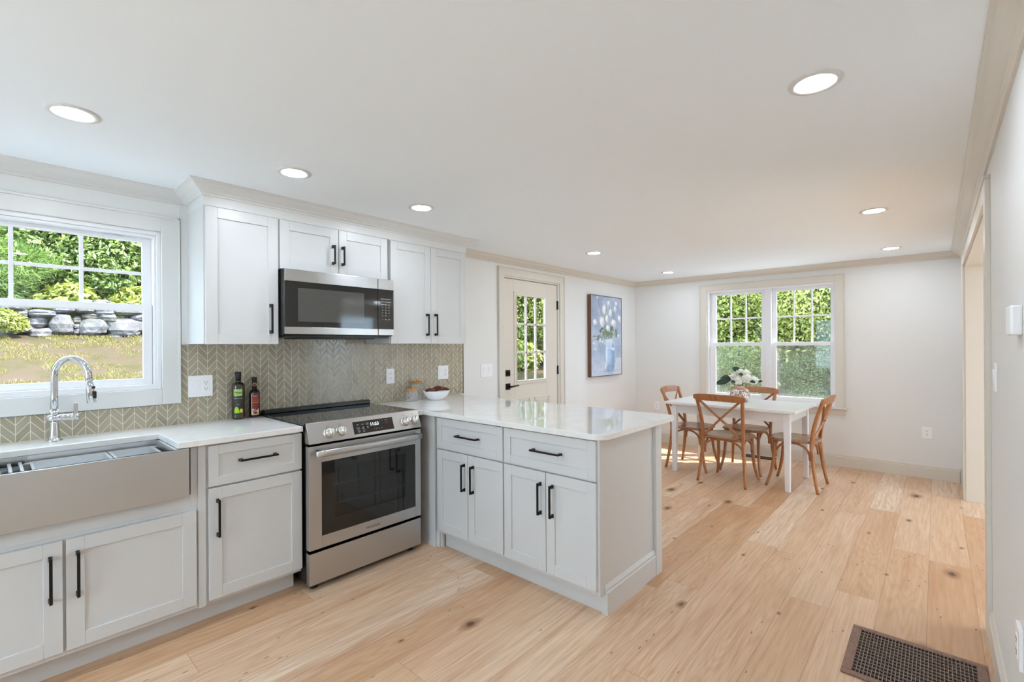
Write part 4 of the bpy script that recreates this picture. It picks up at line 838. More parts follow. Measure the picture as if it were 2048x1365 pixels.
# ------------------------------------------------------------------ painting
import math as _m
def painting():
    X0, X1, Z0, Z1 = 5.088, 5.868, .958, 2.006; YFc = YW-.050
    root = thing('painting', 'tall canvas of white flowers in a pale blue vase, thin brown frame', 'painting', ((X0+X1)/2, YW, Z0))
    m = MB()
    m.box(X0, X0+.008, YFc-.004, YW-.001, Z0, Z1); m.box(X1-.008, X1, YFc-.004, YW-.001, Z0, Z1); m.box(X0+.008, X1-.008, YFc-.004, YW-.001, Z0, Z0+.008); m.box(X0+.008, X1-.008, YFc-.004, YW-.001, Z1-.008, Z1)
    m.build('frame', M['frame'], root, bevel=.001)
    NX, NZ = 150, 205
    rnd = random.Random(5)
    lat = [[[rnd.random() for _ in range(40)] for _ in range(40)] for _ in range(3)]
    def vn(k, x, y):
        xi, yi = int(x) % 39, int(y) % 39; fx_, fy_ = x-int(x), y-int(y); fx_ = fx_*fx_*(3-2*fx_); fy_ = fy_*fy_*(3-2*fy_); g_ = lat[k]
        return (g_[yi][xi]*(1-fx_)+g_[yi][xi+1]*fx_)*(1-fy_)+(g_[yi+1][xi]*(1-fx_)+g_[yi+1][xi+1]*fx_)*fy_
    def mixc(a, b, t): return tuple(a[i]+(b[i]-a[i])*t for i in range(3))
    img = [[None]*NX for _ in range(NZ)]
    for j in range(NZ):
        v_ = j/(NZ-1)
        for i in range(NX):
            u = i/(NX-1); n_1 = vn(0, u*7+3, v_*11+2); n_2 = vn(1, u*18, v_*30); n_3 = vn(2, u*30+v_*6, v_*36)
            c = mixc((158, 170, 192), (196, 202, 214), n_1); c = mixc(c, (136, 156, 190), .45*n_2)
            if v_ < .30: c = mixc(c, (204, 212, 226), .75*(1-v_/.34))
            if v_ < .22 and u > .72: c = mixc(c, (216, 220, 230), .7)
            if v_ > .62 and u < .35: c = mixc(c, (132, 142, 166), .3)
            img[j][i] = mixc(c, (225, 230, 238) if n_3 > .5 else (120, 138, 170), .16*abs(n_3-.5)*2)
    def blob(cu, cv, ru, rv, col, soft=.25, al=.95, ang=0.0, k=0):
        ca_, sa_ = math.cos(ang), math.sin(ang); R_ = max(ru, rv*NZ/NX*1.0)*1.3
        for j in range(max(0, int((cv-R_)*NZ)), min(NZ, int((cv+R_)*NZ)+1)):
            for i in range(max(0, int((cu-R_*1.4)*NX)), min(NX, int((cu+R_*1.4)*NX)+1)):
                du = (i/NX-cu); dv = (j/NZ-cv)*1.34
                a_ = (du*ca_+dv*sa_)/ru; b2_ = (-du*sa_+dv*ca_)/(rv*1.34); d_ = math.sqrt(a_*a_+b2_*b2_) + .35*(vn(k, i*.22+cu*9, j*.22+cv*7)-.5)
                if d_ < 1:
                    t_ = al*min(1, (1-d_)/soft); n_ = vn(1, i*.3, j*.12)
                    img[j][i] = mixc(img[j][i], mixc(col, (255, 255, 255), .22*(n_-.4)) if sum(col) > 330 else mixc(col, (150, 165, 140), .3*n_), t_)
    def line(u0, v0, u1, v1, wd, col, al=.85):
        n_ = 40
        for k in range(n_+1):
            t_ = k/n_; blob(u0+(u1-u0)*t_, v0+(v1-v0)*t_, wd, wd*.8, col, .5, al*.6)
    # vase: shadow, body, neck
    for (cu, cv, ru, rv, col, al) in ((.60, .22, .20, .24, (150, 178, 208), .9), (.60, .30, .215, .14, (166, 192, 218), .9), (.59, .085, .16, .05, (140, 166, 196), .8), (.59, .405, .18, .045, (196, 208, 222), .95), (.58, .44, .13, .03, (210, 220, 230), .9),
                                      (.49, .25, .035, .17, (226, 234, 242), .8), (.70, .23, .05, .19, (118, 150, 188), .65), (.58, .345, .16, .008, (228, 236, 244), .8), (.70, .33, .05, .016, (232, 240, 248), .9), (.45, .12, .03, .05, (232, 238, 244), .7), (.60, .05, .22, .01, (128, 150, 180), .6)): blob(cu, cv, ru, rv, col, .2, al)
    blob(.56, .265, .05, .16, (178, 204, 226), .4, .7)
    # stems and leaves
    for q in ((.55, .47, .18, .99), (.56, .47, .38, .78), (.58, .47, .58, .93), (.60, .47, .80, .86), (.60, .47, .66, .86), (.55, .46, .10, .50), (.62, .47, .88, .60), (.55, .47, .48, .88)): line(*q, .010, (92, 104, 92))
    rn = random.Random(8)
    for i in range(46):
        a_ = rn.random()*PI; q_ = .05+rn.random()*.20; blob(.56+math.cos(a_)*q_*1.3, .50+math.sin(a_)*q_*.62-.02, .030+rn.random()*.03, .010+rn.random()*.014, rn.choice([(96, 116, 92), (124, 140, 104), (72, 88, 84), (150, 160, 118)]), .4, .85, rn.random()*PI)
    for i in range(16):
        a_ = PI+rn.random()*.5-.2; blob(.36+rn.random()*-.28, .46+rn.random()*.06-.02, .05, .010, (110, 122, 108), .4, .7, rn.random()*.8)
    for q in ((.48, .77, .05, .06), (.50, .83, .035, .05), (.46, .86, .02, .03), (.74, .78, .03, .06)): blob(q[0]-.03, q[1], q[2]*.5, q[3], (88, 98, 104), .4, .7)
    for (cu, cv, ru, rv) in ((.34, .68, .095, .075), (.42, .83, .07, .075), (.50, .72, .06, .06), (.72, .67, .10, .055), (.12, .665, .07, .045), (.53, .60, .075, .045), (.62, .80, .06, .06), (.78, .85, .05, .045), (.82, .92, .045, .035), (.56, .92, .045, .035), (.93, .73, .06, .05), (.28, .44, .04, .022), (.08, .40, .04, .016), (.90, .50, .05, .02), (.36, .42, .03, .02), (.14, .33, .03, .012), (.20, .97, .03, .015)):
        blob(cu, cv, ru, rv, (206, 206, 206), .2, .9, k=1); blob(cu-.01, cv+.008, ru*.72, rv*.72, (238, 236, 232), .35, .95, k=2); blob(cu+.02, cv-.015, ru*.3, rv*.25, (176, 180, 170), .5, .6)
    for (cu, cv) in ((.52, .53), (.48, .55), (.62, .53), (.40, .53)): blob(cu, cv, .07, .025, (104, 122, 88), .3, .85, rn.random()*2)
    vs = [(X0+.009+(X1-X0-.018)*i/(NX-1), YFc, Z0+.009+(Z1-Z0-.018)*j/(NZ-1)) for j in range(NZ) for i in range(NX)]
    m = MB(); m.add(vs, [(j*NX+i, j*NX+i+1, (j+1)*NX+i+1, (j+1)*NX+i) for j in range(NZ-1) for i in range(NX-1)])
    g = G('painted_canvas'); at = g.n('ShaderNodeAttribute', attribute_name='paint'); g.set(Base_Color=at.outputs['Color'], Roughness=.55)
    g.bump(g.noise(g.co(), 60, 4), .3, .002)
    o = m.build('canvas', g.m, root, recalc=False)
    ca_ = o.data.color_attributes.new('paint', 'FLOAT_COLOR', 'POINT')
    flat = []
    for j in range(NZ):
        for i in range(NX):
            c = img[j][i]; flat += list(srgb(*[min(255, max(0, q)) for q in c]))
    ca_.data.foreach_set('color', flat)
    m = MB(); m.box(X0+.008, X1-.008, YFc+.001, YW-.002, Z0+.008, Z1-.008); m.build('stretcher', M['frame'], root)
painting()

# ------------------------------------------------------------------ dining table
TR = R(-2.3); TCX, TCY = 5.295, 1.555
t = thing('dining_table', 'white painted rectangular dining table in front of the window', 'table', (0, 0, 0))
m = MB(); m.box(-.405, .405, -.625, .625, .728, .755); m.build('tabletop', M['tablewhite'], t, bevel=.004)
m = MB(); m.box(-.345, -.325, -.52, .52, .635, .728); m.box(.325, .345, -.52, .52, .635, .728); m.box(-.31, .31, -.555, -.535, .635, .728); m.box(-.31, .31, .535, .555, .635, .728); m.build('apron', M['tablewhite'], t, bevel=.0015)
for sx_ in (-1, 1):
    for sy_ in (-1, 1):
        m = MB(); m.frustum((sx_*.332, sy_*.545, 0), (.020, .020), (sx_*.328, sy_*.541, .728), (.028, .028)); m.build('leg', M['tablewhite'], t, bevel=.002)
t.location = (TCX, TCY, 0); t.rotation_euler = (0, 0, TR)

# ------------------------------------------------------------------ chairs
def make_chair():
    c = thing('dining_chair', 'x', 'chair')
    ch = M['chair']
    # seat: rounded trapezoid with a soft dish
    n = 36; outl = []
    for i in range(n):
        a = 2*PI*i/n; ca_, sa_ = math.cos(a), math.sin(a); e = .62
        x = .215*math.copysign(abs(ca_)**e, ca_); y = .205*math.copysign(abs(sa_)**e, sa_)
        x *= 1.0 + .10*(y/.205)*.6; outl.append((x, y))
    m = MB(); rings = [(.93, .438), (1.0, .444), (1.0, .456), (.97, .463), (.90, .462), (.6, .457), (.2, .455)]
    vs = [(x*s_, y*s_, z) for s_, z in rings for x, y in outl]
    fs = [(k*n+i, k*n+(i+1) % n, (k+1)*n+(i+1) % n, (k+1)*n+i) for k in range(len(rings)-1) for i in range(n)] + [tuple(range(n-1, -1, -1)), tuple((len(rings)-1)*n+i for i in range(n))]
    m.add(vs, fs, True); m.build('seat', M['seat'], c)
    def bez(ps, n_=14):
        out = []
        for i in range(n_+1):
            t_ = i/n_; q = [Vector(p) for p in ps]
            while len(q) > 1: q = [q[k]*(1-t_)+q[k+1]*t_ for k in range(len(q)-1)]
            out.append(q[0])
        return out
    for s_ in (-1, 1):
        pts = bez([(s_*.228, -.222, 0), (s_*.205, -.175, .22), (s_*.190, -.168, .42)], 8) + bez([(s_*.190, -.168, .44), (s_*.192, -.170, .56), (s_*.200, -.21, .70), (s_*.222, -.268, .862)], 10)
        m = MB(); m.tube(pts, [.0135+.0035*min(1, i/5) for i in range(len(pts))], 12); m.build('back_post', ch, c)
        pts = bez([(s_*.165, .140, .446), (s_*.168, .150, .25), (s_*.170, .165, .12), (s_*.208, .214, 0)], 12)
        m = MB(); m.tube(pts, [.017-.004*i/12 for i in range(13)], 12); m.build('front_leg', ch, c)
    # top rail, bowed back, with rounded ends
    m = MB(); N = 18; vs = []
    for i in range(N+1):
        u = -1+2*i/N; x = u*.250; y = -.272-.042*(1-u*u)+.012; hgt = .034*(1-abs(u)**7*.45); zc = .845+.006*(1-u*u); th_ = .011
        lean = .30
        for dz_, dy_ in ((-hgt, -th_), (-hgt, th_), (hgt, th_), (hgt, -th_)): vs.append((x, y+dy_-dz_*lean*1.0, zc+dz_))
    m.add(vs, [(4*i+k, 4*i+(k+1) % 4, 4*i+4+(k+1) % 4, 4*i+4+k) for i in range(N) for k in range(4)] + [(3, 2, 1, 0), (4*N, 4*N+1, 4*N+2, 4*N+3)], False)
    m.build('top_rail', ch, c, bevel=.006, seg=3)
    # crossed slats
    for s_ in (-1, 1):
        pts = bez([(s_*.205, -.262, .828), (s_*.10, -.262-.01*s_, .735), (0, -.230-.007*s_, .64), (-s_*.09, -.192-.006*s_, .55), (-s_*.165, -.178, .478)], 12)
        m = MB(); m.tube(pts, .0145, 8, flat=.42, ups=(s_*.6, .15, .8)); m.build('cross_slat', ch, c)
        m = MB(); q = pts[-1]; m.tube([q, Vector((-s_*.180, -.172, .452))], .010, 8); m.build('slat_foot', ch, c)
    m = MB(); m.tube([(0, -.246, .645), (0, -.212, .645)], .005, 8); m.build('center_bolt', M['bronze'], c)
    m = MB(); m.tube([(-.185, -.168, .440), (.185, -.168, .440)], .015, 10, flat=.8); m.build('rear_seat_rail', ch, c)
    # bentwood hoops under the seat
    def hoop(p0, p1, zlow, ztop):
        p0 = Vector(p0); p1 = Vector(p1); pts = []
        for i in range(15):
            a = PI*i/14; t_ = .5-.5*math.cos(a); z = zlow+(ztop-zlow)*math.sin(a)**.72; q = p0*(1-t_)+p1*t_; pts.append((q.x, q.y, z))
        m = MB(); m.tube(pts, .0105, 8); return m.build('hoop', ch, c)
    hoop((-.172, .142, 0), (.172, .142, 0), .285, .432); hoop((-.193, -.165, 0), (.193, -.165, 0), .285, .432)
    hoop((-.180, -.152, 0), (-.166, .135, 0), .285, .432); hoop((.180, -.152, 0), (.166, .135, 0), .285, .432)
    return c
c0 = make_chair()
for i, (x, y, rz, lb) in enumerate(((4.998, 1.553, R(-90-3.5), 'honey wood cross-back chair nearest the peninsula, its back to the kitchen'), (5.545, 1.545, R(90-3), 'honey wood cross-back chair between the table and the window'),
                                    (5.315, 2.035, R(180), 'honey wood cross-back chair at the left end of the table'), (5.262, 1.020, R(-1), 'honey wood cross-back chair at the right end of the table'))):
    c = c0 if i == 0 else copy_tree(c0)
    c.location = (x, y, 0); c.rotation_euler = (0, 0, rz); c['label'] = lb; c['group'] = 'cross-back dining chairs'

# ------------------------------------------------------------------ vase with flowers
VX, VY, VZ = 5.39, 1.565, .7555
v = thing('vase', 'round cut-glass vase with a tan neck on the dining table', 'vase', (VX, VY, VZ))
m = MB(); prof = [(.055, 0), (.082, .008), (.096, .04), (.097, .085), (.090, .115), (.070, .134), (.048, .142)]
seg = 40; vs = [(VX+(r_*(1+.03*((k+i) % 2)))*math.cos(2*PI*k/seg), VY+(r_*(1+.03*((k+i) % 2)))*math.sin(2*PI*k/seg), VZ+z) for i, (r_, z) in enumerate(prof) for k in range(seg)]
m.add(vs, [(i*seg+k, i*seg+(k+1) % seg, (i+1)*seg+(k+1) % seg, (i+1)*seg+k) for i in range(len(prof)-1) for k in range(seg)]); m.f.append(list(range(seg))); m.mi.append(0); m.sm.append(False)
g = G('cut_mirror_glass'); o3 = g.vor(g.co(), 70, 'F1', 1); ed = g.vor(g.co(), 70, 'DISTANCE_TO_EDGE', 0)
sp_ = g.n('ShaderNodeSeparateColor'); g.l(o3, sp_.inputs[0])
g.set(Base_Color=g.mix(g.m_('LESS_THAN', ed, .06), g.ramp(sp_.outputs[0], [(0, srgb(150, 132, 118)), (.25, srgb(238, 228, 224)), (.55, srgb(214, 196, 188)), (.85, srgb(130, 112, 98)), (1, srgb(240, 236, 236))], 'CONSTANT'), srgb(186, 160, 150)), Roughness=.12, Metallic=.25)
g.bump(ed, .6, .003); m.build('body', g.m, v)
m = MB(); m.lathe([(.070, .133), (.060, .139), (.050, .146), (.048, .160), (.054, .168), (.050, .170), (.044, .160), (.044, .13)], (VX, VY, VZ), 32, capb=False, capt=False); m.build('neck', M['kraft'], v)
def leafblade(m, p, d, L, wd, droop=.2):
    d = Vector(d).normalized(); sd = d.cross(Vector((-.65, -.3, .6))); sd.normalize(); up_ = sd.cross(d); P0 = Vector(p); vs = []
    for i in range(7):
        t_ = i/6; wv = wd*math.sin(PI*min(1, t_*.94+.03))**.8; q = P0+d*L*t_+Vector((0, 0, -droop*L*t_*t_)); vs += [q-sd*wv+up_*wv*.3, q, q+sd*wv+up_*wv*.3]
    fs = []
    for i in range(6): fs += [(3*i, 3*i+1, 3*i+4, 3*i+3), (3*i+1, 3*i+2, 3*i+5, 3*i+4)]
    m.add(vs, fs, True)
random.seed(21)
HEADS = [((-.02, -.07, .245), .062), ((.0, .05, .255), .055), ((-.05, .0, .222), .058), ((.02, -.13, .225), .055), ((.03, .0, .295), .058), ((.0, -.06, .300), .050), ((.01, .10, .215), .036)]
HEADS = [(o_, q*1.35) for o_, q in HEADS]
HL = ['white rose leaning low over the front rim of the vase', 'white rose on the left of the bouquet below the top leaf', 'white rose in the front middle of the bouquet', 'white rose furthest right in the bouquet', 'white rose at the top of the bouquet', 'white rose at the upper right of the bouquet', 'small white rose low on the left among the dark leaves']
for (off_, rr_), lb in zip(HEADS, HL):
    cxp = Vector((VX, VY, VZ))+Vector(off_)
    fl = thing('white_rose', lb, 'flower', tuple(cxp), 'white roses in the dining table vase')
    m = MB()
    for ring in range(4):
        np_ = (4, 6, 8, 9)[ring]; tilt = (.10, .32, .58, .88)[ring]; rad = rr_*(.35, .55, .8, 1.0)[ring]
        for k in range(np_):
            a = 2*PI*k/np_+ring*.5+random.random()*.4; axis = Vector((math.cos(a), math.sin(a), 0)); tang = Vector((-math.sin(a), math.cos(a), 0))
            vs = []
            for i in range(4):
                t_ = i/3; ang = tilt*(.5+.8*t_); q = cxp+Vector((0, 0, -rr_*.5))+axis*rad*math.sin(ang)*t_+Vector((0, 0, rr_*1.15*math.cos(ang*.8)*t_)); wv = rad*.62*math.sin(PI*(.18+.62*t_))
                vs += [q-tang*wv+axis*(-.006), q+axis*.004, q+tang*wv+axis*(-.006)]
            fs = []
            for i in range(3): fs += [(3*i, 3*i+1, 3*i+4, 3*i+3), (3*i+1, 3*i+2, 3*i+5, 3*i+4)]
            m.add(vs, fs, True)
    m.build('petals', M['petal'], fl, recalc=False)
    m = MB(); m.tube([cxp+Vector((0, 0, -rr_*.45)), (cxp+Vector((VX, VY, VZ+.16)))/2+Vector((0, 0, -.01)), Vector((VX+off_[0]*.1, VY+off_[1]*.1, VZ+.02))], .003, 6); m.build('stem', M['stem'], fl)
    m = MB(); LV = {0: [(-.3, -.9, -.1)], 1: [(-.1, 1, .15), (-.4, .8, -.15)], 6: [(-.1, 1, -.05), (-.6, .9, .1)], 4: [(.1, .6, .8)], 3: [(.1, -1, .3)]}
    ls = LV.get(HEADS.index((off_, rr_)), [(-.5, .3, .1)])
    hi = HEADS.index((off_, rr_))
    for d in ls: leafblade(m, cxp+Vector((0, 0, -.02))+Vector(d).normalized()*rr_*.5, d, {0: .06, 1: .11, 6: .12, 4: .09, 3: .05}.get(hi, .06), .034 if hi in (1, 6, 4) else .02, .15)
    m.build('leaves', M['darkleaf'], fl, recalc=False)

# ------------------------------------------------------------------ floor registers
vt = thing('floor_vent', 'wood-framed floor grille in the foreground by the right wall', 'floor vent', (2.6, .08, 0))
X0, X1, Y0, Y1 = 2.378, 2.812, -.155, .305; fw_ = .030
m = MB()
for q in ((X0, X0+fw_, Y0, Y1), (X1-fw_, X1, Y0, Y1)): m.box(*q, .0005, .010)
for q in ((X0+fw_, X1-fw_, Y0, Y0+fw_+.006), (X0+fw_, X1-fw_, Y1-fw_-.006, Y1)): m.box(*q, .0005, .010)
m.build('wood_frame', M['ventwood'], vt, bevel=.004)
m = MB(); m.box(X0+fw_, X1-fw_, Y0+fw_, Y1-fw_, .0003, .0012); m.build('dark_well', M['slot'], vt)
m = MB(); gx = (X1-X0-2*fw_); gy = (Y1-Y0-2*fw_-.012)
for i in range(1, 14): x = X0+fw_+gx*i/14; m.box(x-.0013, x+.0013, Y0+fw_, Y1-fw_, .001, .0085)
for j in range(1, 31): y = Y0+fw_+.006+gy*j/31; m.box(X0+fw_, X1-fw_, y-.0012, y+.0012, .001, .0078)
m.build('grille', M['ventgrid'], vt)
vt = thing('floor_vent', 'small dark floor register under the dining window behind the chairs', 'floor vent', (6.2, 1.6, 0))
m = MB(); m.box(6.165, 6.290, 1.42, 1.76, .0005, .006); m.build('frame', M['bronze'], vt, bevel=.001)
m = MB()
for k in range(14): m.box(6.18, 6.275, 1.44+k*.0225, 1.452+k*.0225, .006, .0066)
m.build('louvers', M['slot'], vt)

# ------------------------------------------------------------------ outdoors
def hgt(x, y):
    def ss(a, b, t_): t_ = max(0, min(1, (t_-a)/(b-a))); return t_*t_*(3-2*t_)
    A = 2.02-1.35*ss(2.5, 14, x)
    h_ = -.38+A*max(0, min(1, (y-6.4)/6.8))
    if y > 13.8: h_ += (y-13.8)*.42
    if x > 12.5: h_ += (x-12.5)*.30*(1-ss(5, 10, y))
    if x < -1: h_ += (-1-x)*.02
    return h_ + .03*math.sin(x*1.3+y*.7)*ss(4, 7, y)
m = MB(); NX, NY = 60, 60; xs_ = [-16+46*i/(NX-1) for i in range(NX)]; ys_ = [-18+50*j/(NY-1) for j in range(NY)]
m.add([(x, y, hgt(x, y)) for y in ys_ for x in xs_], [(j*NX+i, j*NX+i+1, (j+1)*NX+i+1, (j+1)*NX+i) for j in range(NY-1) for i in range(NX-1)], True)
struct(m.build('ground', M['ground'], recalc=False), 'patchy lawn rising to a wooded bank')
m = MB(); m.box(XW-7, XW-.16, -5, 8, -.30, -.03); struct(m.build('reflector', M['reflector']), 'pale slab added behind the camera to bounce sunlight onto the ceiling')  # added out of view; sunlight off it brightens the ceiling
m = MB(); m.box(-4, 6.51, YW+.16, 6.3, -.45, -.06); struct(m.build('reflector', M['path']), 'unseen grey slab added below the sink window to bounce daylight indoors')  # added below the line of sight, grey to limit its bounce
m = MB(); m.box(6.52, 10.6, -6, 6.3, -.45, -.06); struct(m.build('reflector', M['path']), 'unseen grey slab added below the dining window to bounce daylight indoors')  # added out of view to light the ceiling near the dining window
m = MB(); m.box(1.5, 6.5, YR-6, YR-.16, -.30, -.03); struct(m.build('reflector', M['reflector']), 'pale slab added outside the next room to bounce daylight indoors')  # added out of view to throw light in through the next room
# boulders of the wall, seen through the sink window
ST = [(.43, .68, 1.69, 1.87), (.59, .86, 1.78, 1.99), (.59, .98, 1.99, 2.13), (.86, 1.27, 1.64, 2.08), (1.33, 1.78, 1.63, 1.99), (1.23, 1.37, 1.87, 2.01), (1.23, 1.34, 1.77, 1.87), (1.24, 1.35, 1.65, 1.77), (1.40, 1.67, 1.97, 2.09), (1.64, 1.94, 1.92, 2.12), (1.76, 2.42, 1.64, 2.02), (1.70, 1.85, 1.80, 1.94), (1.79, 2.06, 1.50, 1.68),
      (1.36, 1.57, 2.25, 2.39), (1.55, 1.87, 2.20, 2.39), (.18, .42, 1.82, 2.08), (.12, .43, 1.60, 1.80), (.96, 1.27, 2.09, 2.25), (1.86, 2.43, 2.08, 2.29), (2.20, 2.60, 1.97, 2.12), (.40, .60, 1.98, 2.12), (.15, .60, 2.10, 2.24), (2.40, 2.95, 1.62, 2.00), (-.25, .15, 1.62, 1.95), (-.3, .18, 1.95, 2.22), (.60, .95, 1.55, 1.76), (1.27, 1.6, 2.10, 2.24), (2.9, 3.4, 1.55, 1.95), (2.55, 3.1, 1.95, 2.2), (1.55, 1.9, 2.06, 2.22), (-.8, -.28, 1.62, 2.0), (-.75, -.3, 1.98, 2.25)]
SL = ['low grey rock at the foot of the stone wall beside the yellow shrub', 'rounded grey rock left of the tall boulder', 'long flat dark rock topping the wall left of the tall boulder', 'tall peaked grey boulder in the middle of the stone wall', 'broad squarish pale boulder in the stone wall', 'small square rock between the two middle boulders', 'small flat rock between the two middle boulders', 'small low rock between the two middle boulders', 'flat pale rock resting on the broad boulder', 'oval rock right of the flat one on the broad boulder', 'long large boulder at the right of the sink window view']
for i, (x0, x1, z0, z1) in enumerate(ST):
    rn = random.Random(i*7+3); cx, cz = (x0+x1)/2, (z0+z1)/2; hx, hz = (x1-x0)/2*1.08, (z1-z0)/2*1.10; hy = .26 if hx > .15 else .18
    b = bmesh.new(); bmesh.ops.create_icosphere(b, subdivisions=3, radius=1)
    ph = [rn.random()*6 for _ in range(6)]
    for vtx in b.verts:
        p = vtx.co; e = .72
        q = Vector([math.copysign(abs(c_)**e, c_) for c_ in p]); k = 1+.10*math.sin(3*p.x+ph[0])*math.sin(2.5*p.z+ph[1])+.06*math.sin(7*p.x+ph[2])*math.sin(6*p.y+ph[3])+.04*math.sin(11*p.z+ph[4])
        if i == 3: q.x *= 1-.35*max(0, q.z)
        vtx.co = Vector((cx+q.x*hx*k, 13.42+q.y*hy*k, cz+q.z*hz*k))
    me = bpy.data.meshes.new('boulder'); b.to_mesh(me); b.free(); me.materials.append(M['stone'])
    for p in me.polygons: p.use_smooth = rn.random() < .0
    o = bpy.data.objects.new('boulder', me); COL.objects.link(o)
    tag(o, SL[i] if i < len(SL) else 'grey lichen-covered rock of the dry stone wall behind the lawn', 'rock', 'rocks of the dry stone wall')
for i, (x, y, lb) in enumerate(((1.42, 9.95, 'left of two short white pipe caps in the lawn'), (1.60, 9.95, 'right of two short white pipe caps in the lawn'))):
    m = MB(); z = hgt(x, y); m.lathe([(.045, -.05), (.045, .10), (.052, .10), (.052, .14), (.03, .15)], (x, y, z), 14); tag(m.build('pipe_cap', M['utility']), lb, 'pipe')

def leaf_cloud(name, mat, n, blobs, size, seed, conifer=False):
    rn = random.Random(seed); vs = []; fs = []
    for i in range(n):
        bx_, by_, bz_, rx_, ry_, rz_ = rn.choice(blobs)
        d = Vector((rn.gauss(0, 1), rn.gauss(0, 1), rn.gauss(0, 1))).normalized(); k = rn.random()**.25*(1+.12*math.sin(d.x*9+seed)*math.sin(d.z*8+d.y*7))
        p = Vector((bx_+d.x*rx_*k, by_+d.y*ry_*k, bz_+d.z*rz_*k))
        nrm = (d*.7+Vector((rn.gauss(0, .5), rn.gauss(0, .5), .55+rn.gauss(0, .4)))).normalized()
        a = nrm.cross(Vector((rn.gauss(0, 1), rn.gauss(0, 1), rn.gauss(0, 1)))).normalized(); b2_ = nrm.cross(a)
        s_ = size*(.5+1.1*rn.random()); b0 = len(vs)
        if conifer:
            dd = (d+Vector((0, 0, .3))+Vector((rn.gauss(0, .4), rn.gauss(0, .4), rn.gauss(0, .4)))).normalized(); sd = dd.cross(nrm).normalized()
            vs += [p-sd*s_*.06, p+sd*s_*.06, p+dd*s_*1.5]; fs.append((b0, b0+1, b0+2))
        else:
            vs += [p-a*s_, p-b2_*s_*.45-nrm*s_*.12, p+a*s_, p+b2_*s_*.45-nrm*s_*.12]; fs += [(b0, b0+1, b0+2), (b0, b0+2, b0+3)]
    me = bpy.data.meshes.new(name); me.from_pydata([tuple(q) for q in vs], [], fs); me.materials.append(mat); me.update(); return me
TB_ = [(0, 0, 2.2, 1.3, 1.3, 1.5), (.7, -.4, 1.3, 1.0, 1.0, 1.0), (-.8, .2, 1.4, 1.0, 1.0, 1.1), (.3, .5, 3.2, 1.0, 1.0, 1.1), (-.5, -.5, 2.8, 1.0, .9, 1.0), (.1, -.7, .8, 1.1, .9, .7)]
LM = [leaf_cloud('foliage', M['leaf'], 21000, TB_, .050, 1), leaf_cloud('foliage', M['leafy'], 21000, TB_, .047, 2), leaf_cloud('foliage', M['leafd'], 21000, TB_, .045, 3),
      leaf_cloud('foliage', M['needle'], 34000, [(0, 0, .9, 1.2, 1.2, .5), (.2, .1, 1.7, 1.0, 1.0, .5), (0, 0, 2.6, .8, .8, .6), (0, 0, 3.5, .5, .5, .7), (.5, -.5, 1.3, .8, .8, .35), (-.5, -.4, 2.1, .7, .7, .35)], .062, 4, True),
      leaf_cloud('foliage', M['leafy'], 2500, [(0, 0, .3, .45, .4, .32), (.25, 0, .2, .3, .3, .25), (-.2, -.1, .35, .3, .3, .3)], .05, 5)]
m = MB(); m.tube([(0, 0, -.3), (.05, 0, 1.2), (0, .05, 2.6), (.1, 0, 3.8)], [.09, .07, .045, .02], 8); m.tube([(.03, 0, 1.0), (.5, -.2, 1.7), (.8, -.3, 2.1)], [.04, .03, .015], 6); m.tube([(.03, 0, 1.4), (-.5, .1, 2.0), (-.7, .1, 2.6)], [.04, .025, .012], 6)
TRK = m.build('trunk', M['bark']); trk_me = TRK.data; bpy.data.objects.remove(TRK)
def tree(kind, x, y, s_, rz, name, label, dz=0):
    t_ = thing(name, label, 'tree' if 'tree' in name else 'bush', (0, 0, 0), 'trees and shrubs behind the house')
    for nm, me in (('foliage', LM[kind]), ('trunk', trk_me)):
        if nm == 'trunk' and kind == 4: continue
        o = bpy.data.objects.new(nm, me); COL.objects.link(o); o.parent = t_
    t_.location = (x, y, hgt(x, y)-.05+dz); t_.rotation_euler = (0, 0, rz); t_.scale = (s_, s_, s_*1.05); return t_
rn = random.Random(12)
NAMES = {0: ('broadleaf_tree', 'mid green leafy tree'), 1: ('broadleaf_tree', 'yellow-green leafy tree'), 2: ('broadleaf_tree', 'deep green leafy tree')}
# bank behind the stone wall
for i, (x, y, k, s_) in enumerate(((-1.6, 15.2, 2, 1.2), (.9, 14.9, 0, .95), (2.6, 15.1, 0, 1.0), (1.8, 16.8, 2, 1.4), (4.3, 15.6, 1, 1.1), (-.3, 17.2, 0, 1.4), (3.6, 18.0, 0, 1.5), (1.2, 19.5, 2, 1.7), (6.0, 16.8, 2, 1.3), (5.6, 14.8, 0, .9))):
    tree(k, x, y, s_, rn.random()*6, NAMES[k][0], NAMES[k][1] + ' on the bank seen through the sink window')
tree(3, -.35, 14.3, 1.0, .5, 'pine_tree', 'soft green pine at the left of the sink window view')
tree(4, .28, 12.95, .62, .5, 'yellow_shrub', 'small yellow-green shrub in front of the stone wall', .18)
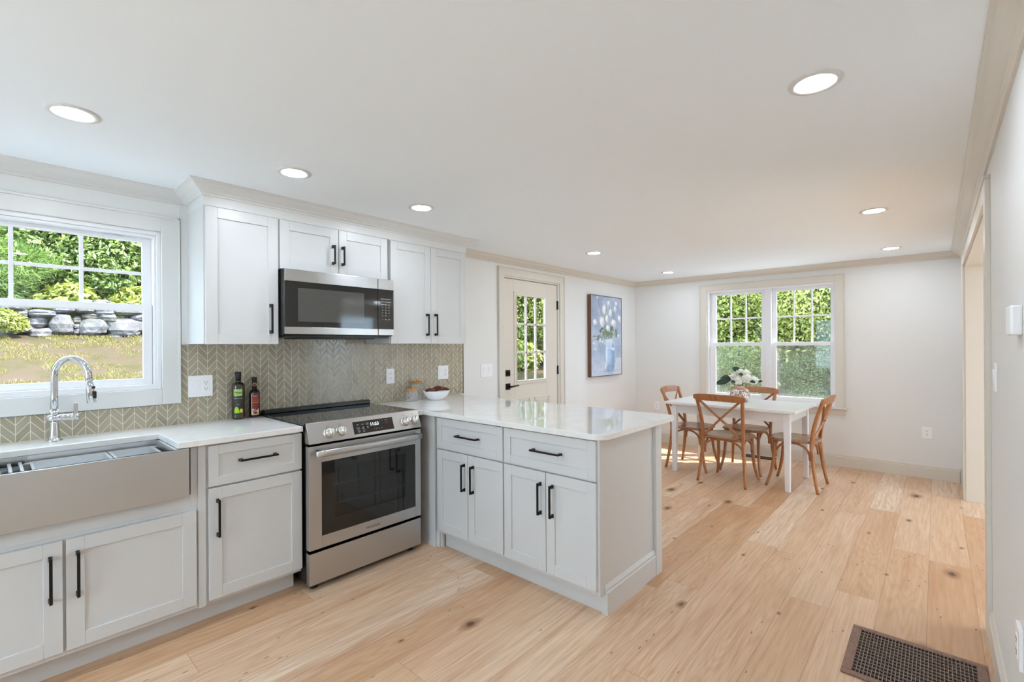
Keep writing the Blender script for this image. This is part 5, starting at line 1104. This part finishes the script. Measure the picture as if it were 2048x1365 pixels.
# behind the door
for i, (x, y, k, s_) in enumerate(((13.0, 14.2, 1, 1.15), (15.2, 14.4, 1, 1.2), (14.2, 15.0, 0, 1.5), (17.0, 14.0, 1, 1.4), (11.4, 14.3, 0, 1.2), (15.6, 16.6, 1, 1.9), (18.0, 16.4, 0, 2.0), (12.6, 15.6, 0, 1.9), (19.2, 14.4, 1, 1.7), (10.4, 14.8, 0, 1.5), (8.2, 15.4, 1, 1.4))):
    tree(k, x, y, s_, rn.random()*6, NAMES[k][0], NAMES[k][1] + ' beyond the lawn seen through the door lites')
for x, y, s_, lb in ((11.4, 13.5, 1.9, 'low shrub at the lawn edge, first of the row seen through the door lites'), (12.8, 13.4, 2.1, 'low shrub at the lawn edge behind the left door lites'), (14.2, 13.5, 2.2, 'low shrub at the lawn edge behind the middle door lites'), (15.6, 13.4, 2.0, 'low shrub at the lawn edge behind the right door lites'),
                    (1.25, 14.35, 1.5, 'low shrub on top of the stone wall left of the tall boulder'), (2.55, 14.35, 1.6, 'low shrub on top of the stone wall at the right of the sink window view')):
    tree(4, x, y, s_, x, 'green_shrub', lb)
# behind the dining window
for i, (x, y, k, s_) in enumerate(((12.4, 2.4, 1, .85), (12.9, 3.8, 1, .9), (13.0, 5.2, 0, 1.0), (12.6, 1.0, 2, .9), (14.6, 3.2, 2, 1.4), (15.0, 5.6, 0, 1.5), (14.9, 1.2, 0, 1.5), (12.9, -.5, 0, 1.0), (16.8, 4.0, 2, 1.9), (17.0, 7.0, 0, 1.9), (17.0, 1.0, 2, 2.0), (13.2, 7.2, 1, 1.1), (11.4, 3.3, 0, .42), (11.6, 2.0, 2, .42), (11.5, 4.4, 1, .42))):
    tree(k, x, y, s_, rn.random()*6, NAMES[k][0], NAMES[k][1] + ' seen through the dining window')
# grass
rn = random.Random(3); vs = []; fs = []
for i in range(130000):
    x = -1.0+5.5*rn.random() if i % 2 else 8+12*rn.random(); y = 7.5+5.8*rn.random()
    if math.sin(x*2.1+1)*math.sin(y*2.7+x)+1.2*math.sin(x*5.3-y*3.1)*math.sin(x*3.7+y*6.1) < -.05: continue
    z = hgt(x, y); h_ = .015+.035*rn.random(); a = rn.random()*PI; dx_, dy_ = math.cos(a)*.005, math.sin(a)*.005; b0 = len(vs)
    vs += [(x-dx_, y-dy_, z-.01), (x+dx_, y+dy_, z-.01), (x+rn.gauss(0, .02), y+rn.gauss(0, .02), z+h_)]; fs.append((b0, b0+1, b0+2))
me = bpy.data.meshes.new('grass'); me.from_pydata(vs, [], fs); me.materials.append(M['grassy']); o = bpy.data.objects.new('grass', me); COL.objects.link(o)
tag(o, 'sparse yellow-green grass on the lawn behind the house', 'grass', kind='stuff')

# ------------------------------------------------------------------ tidy
for o in list(bpy.data.objects):
    if '_o' in o: del o['_o']
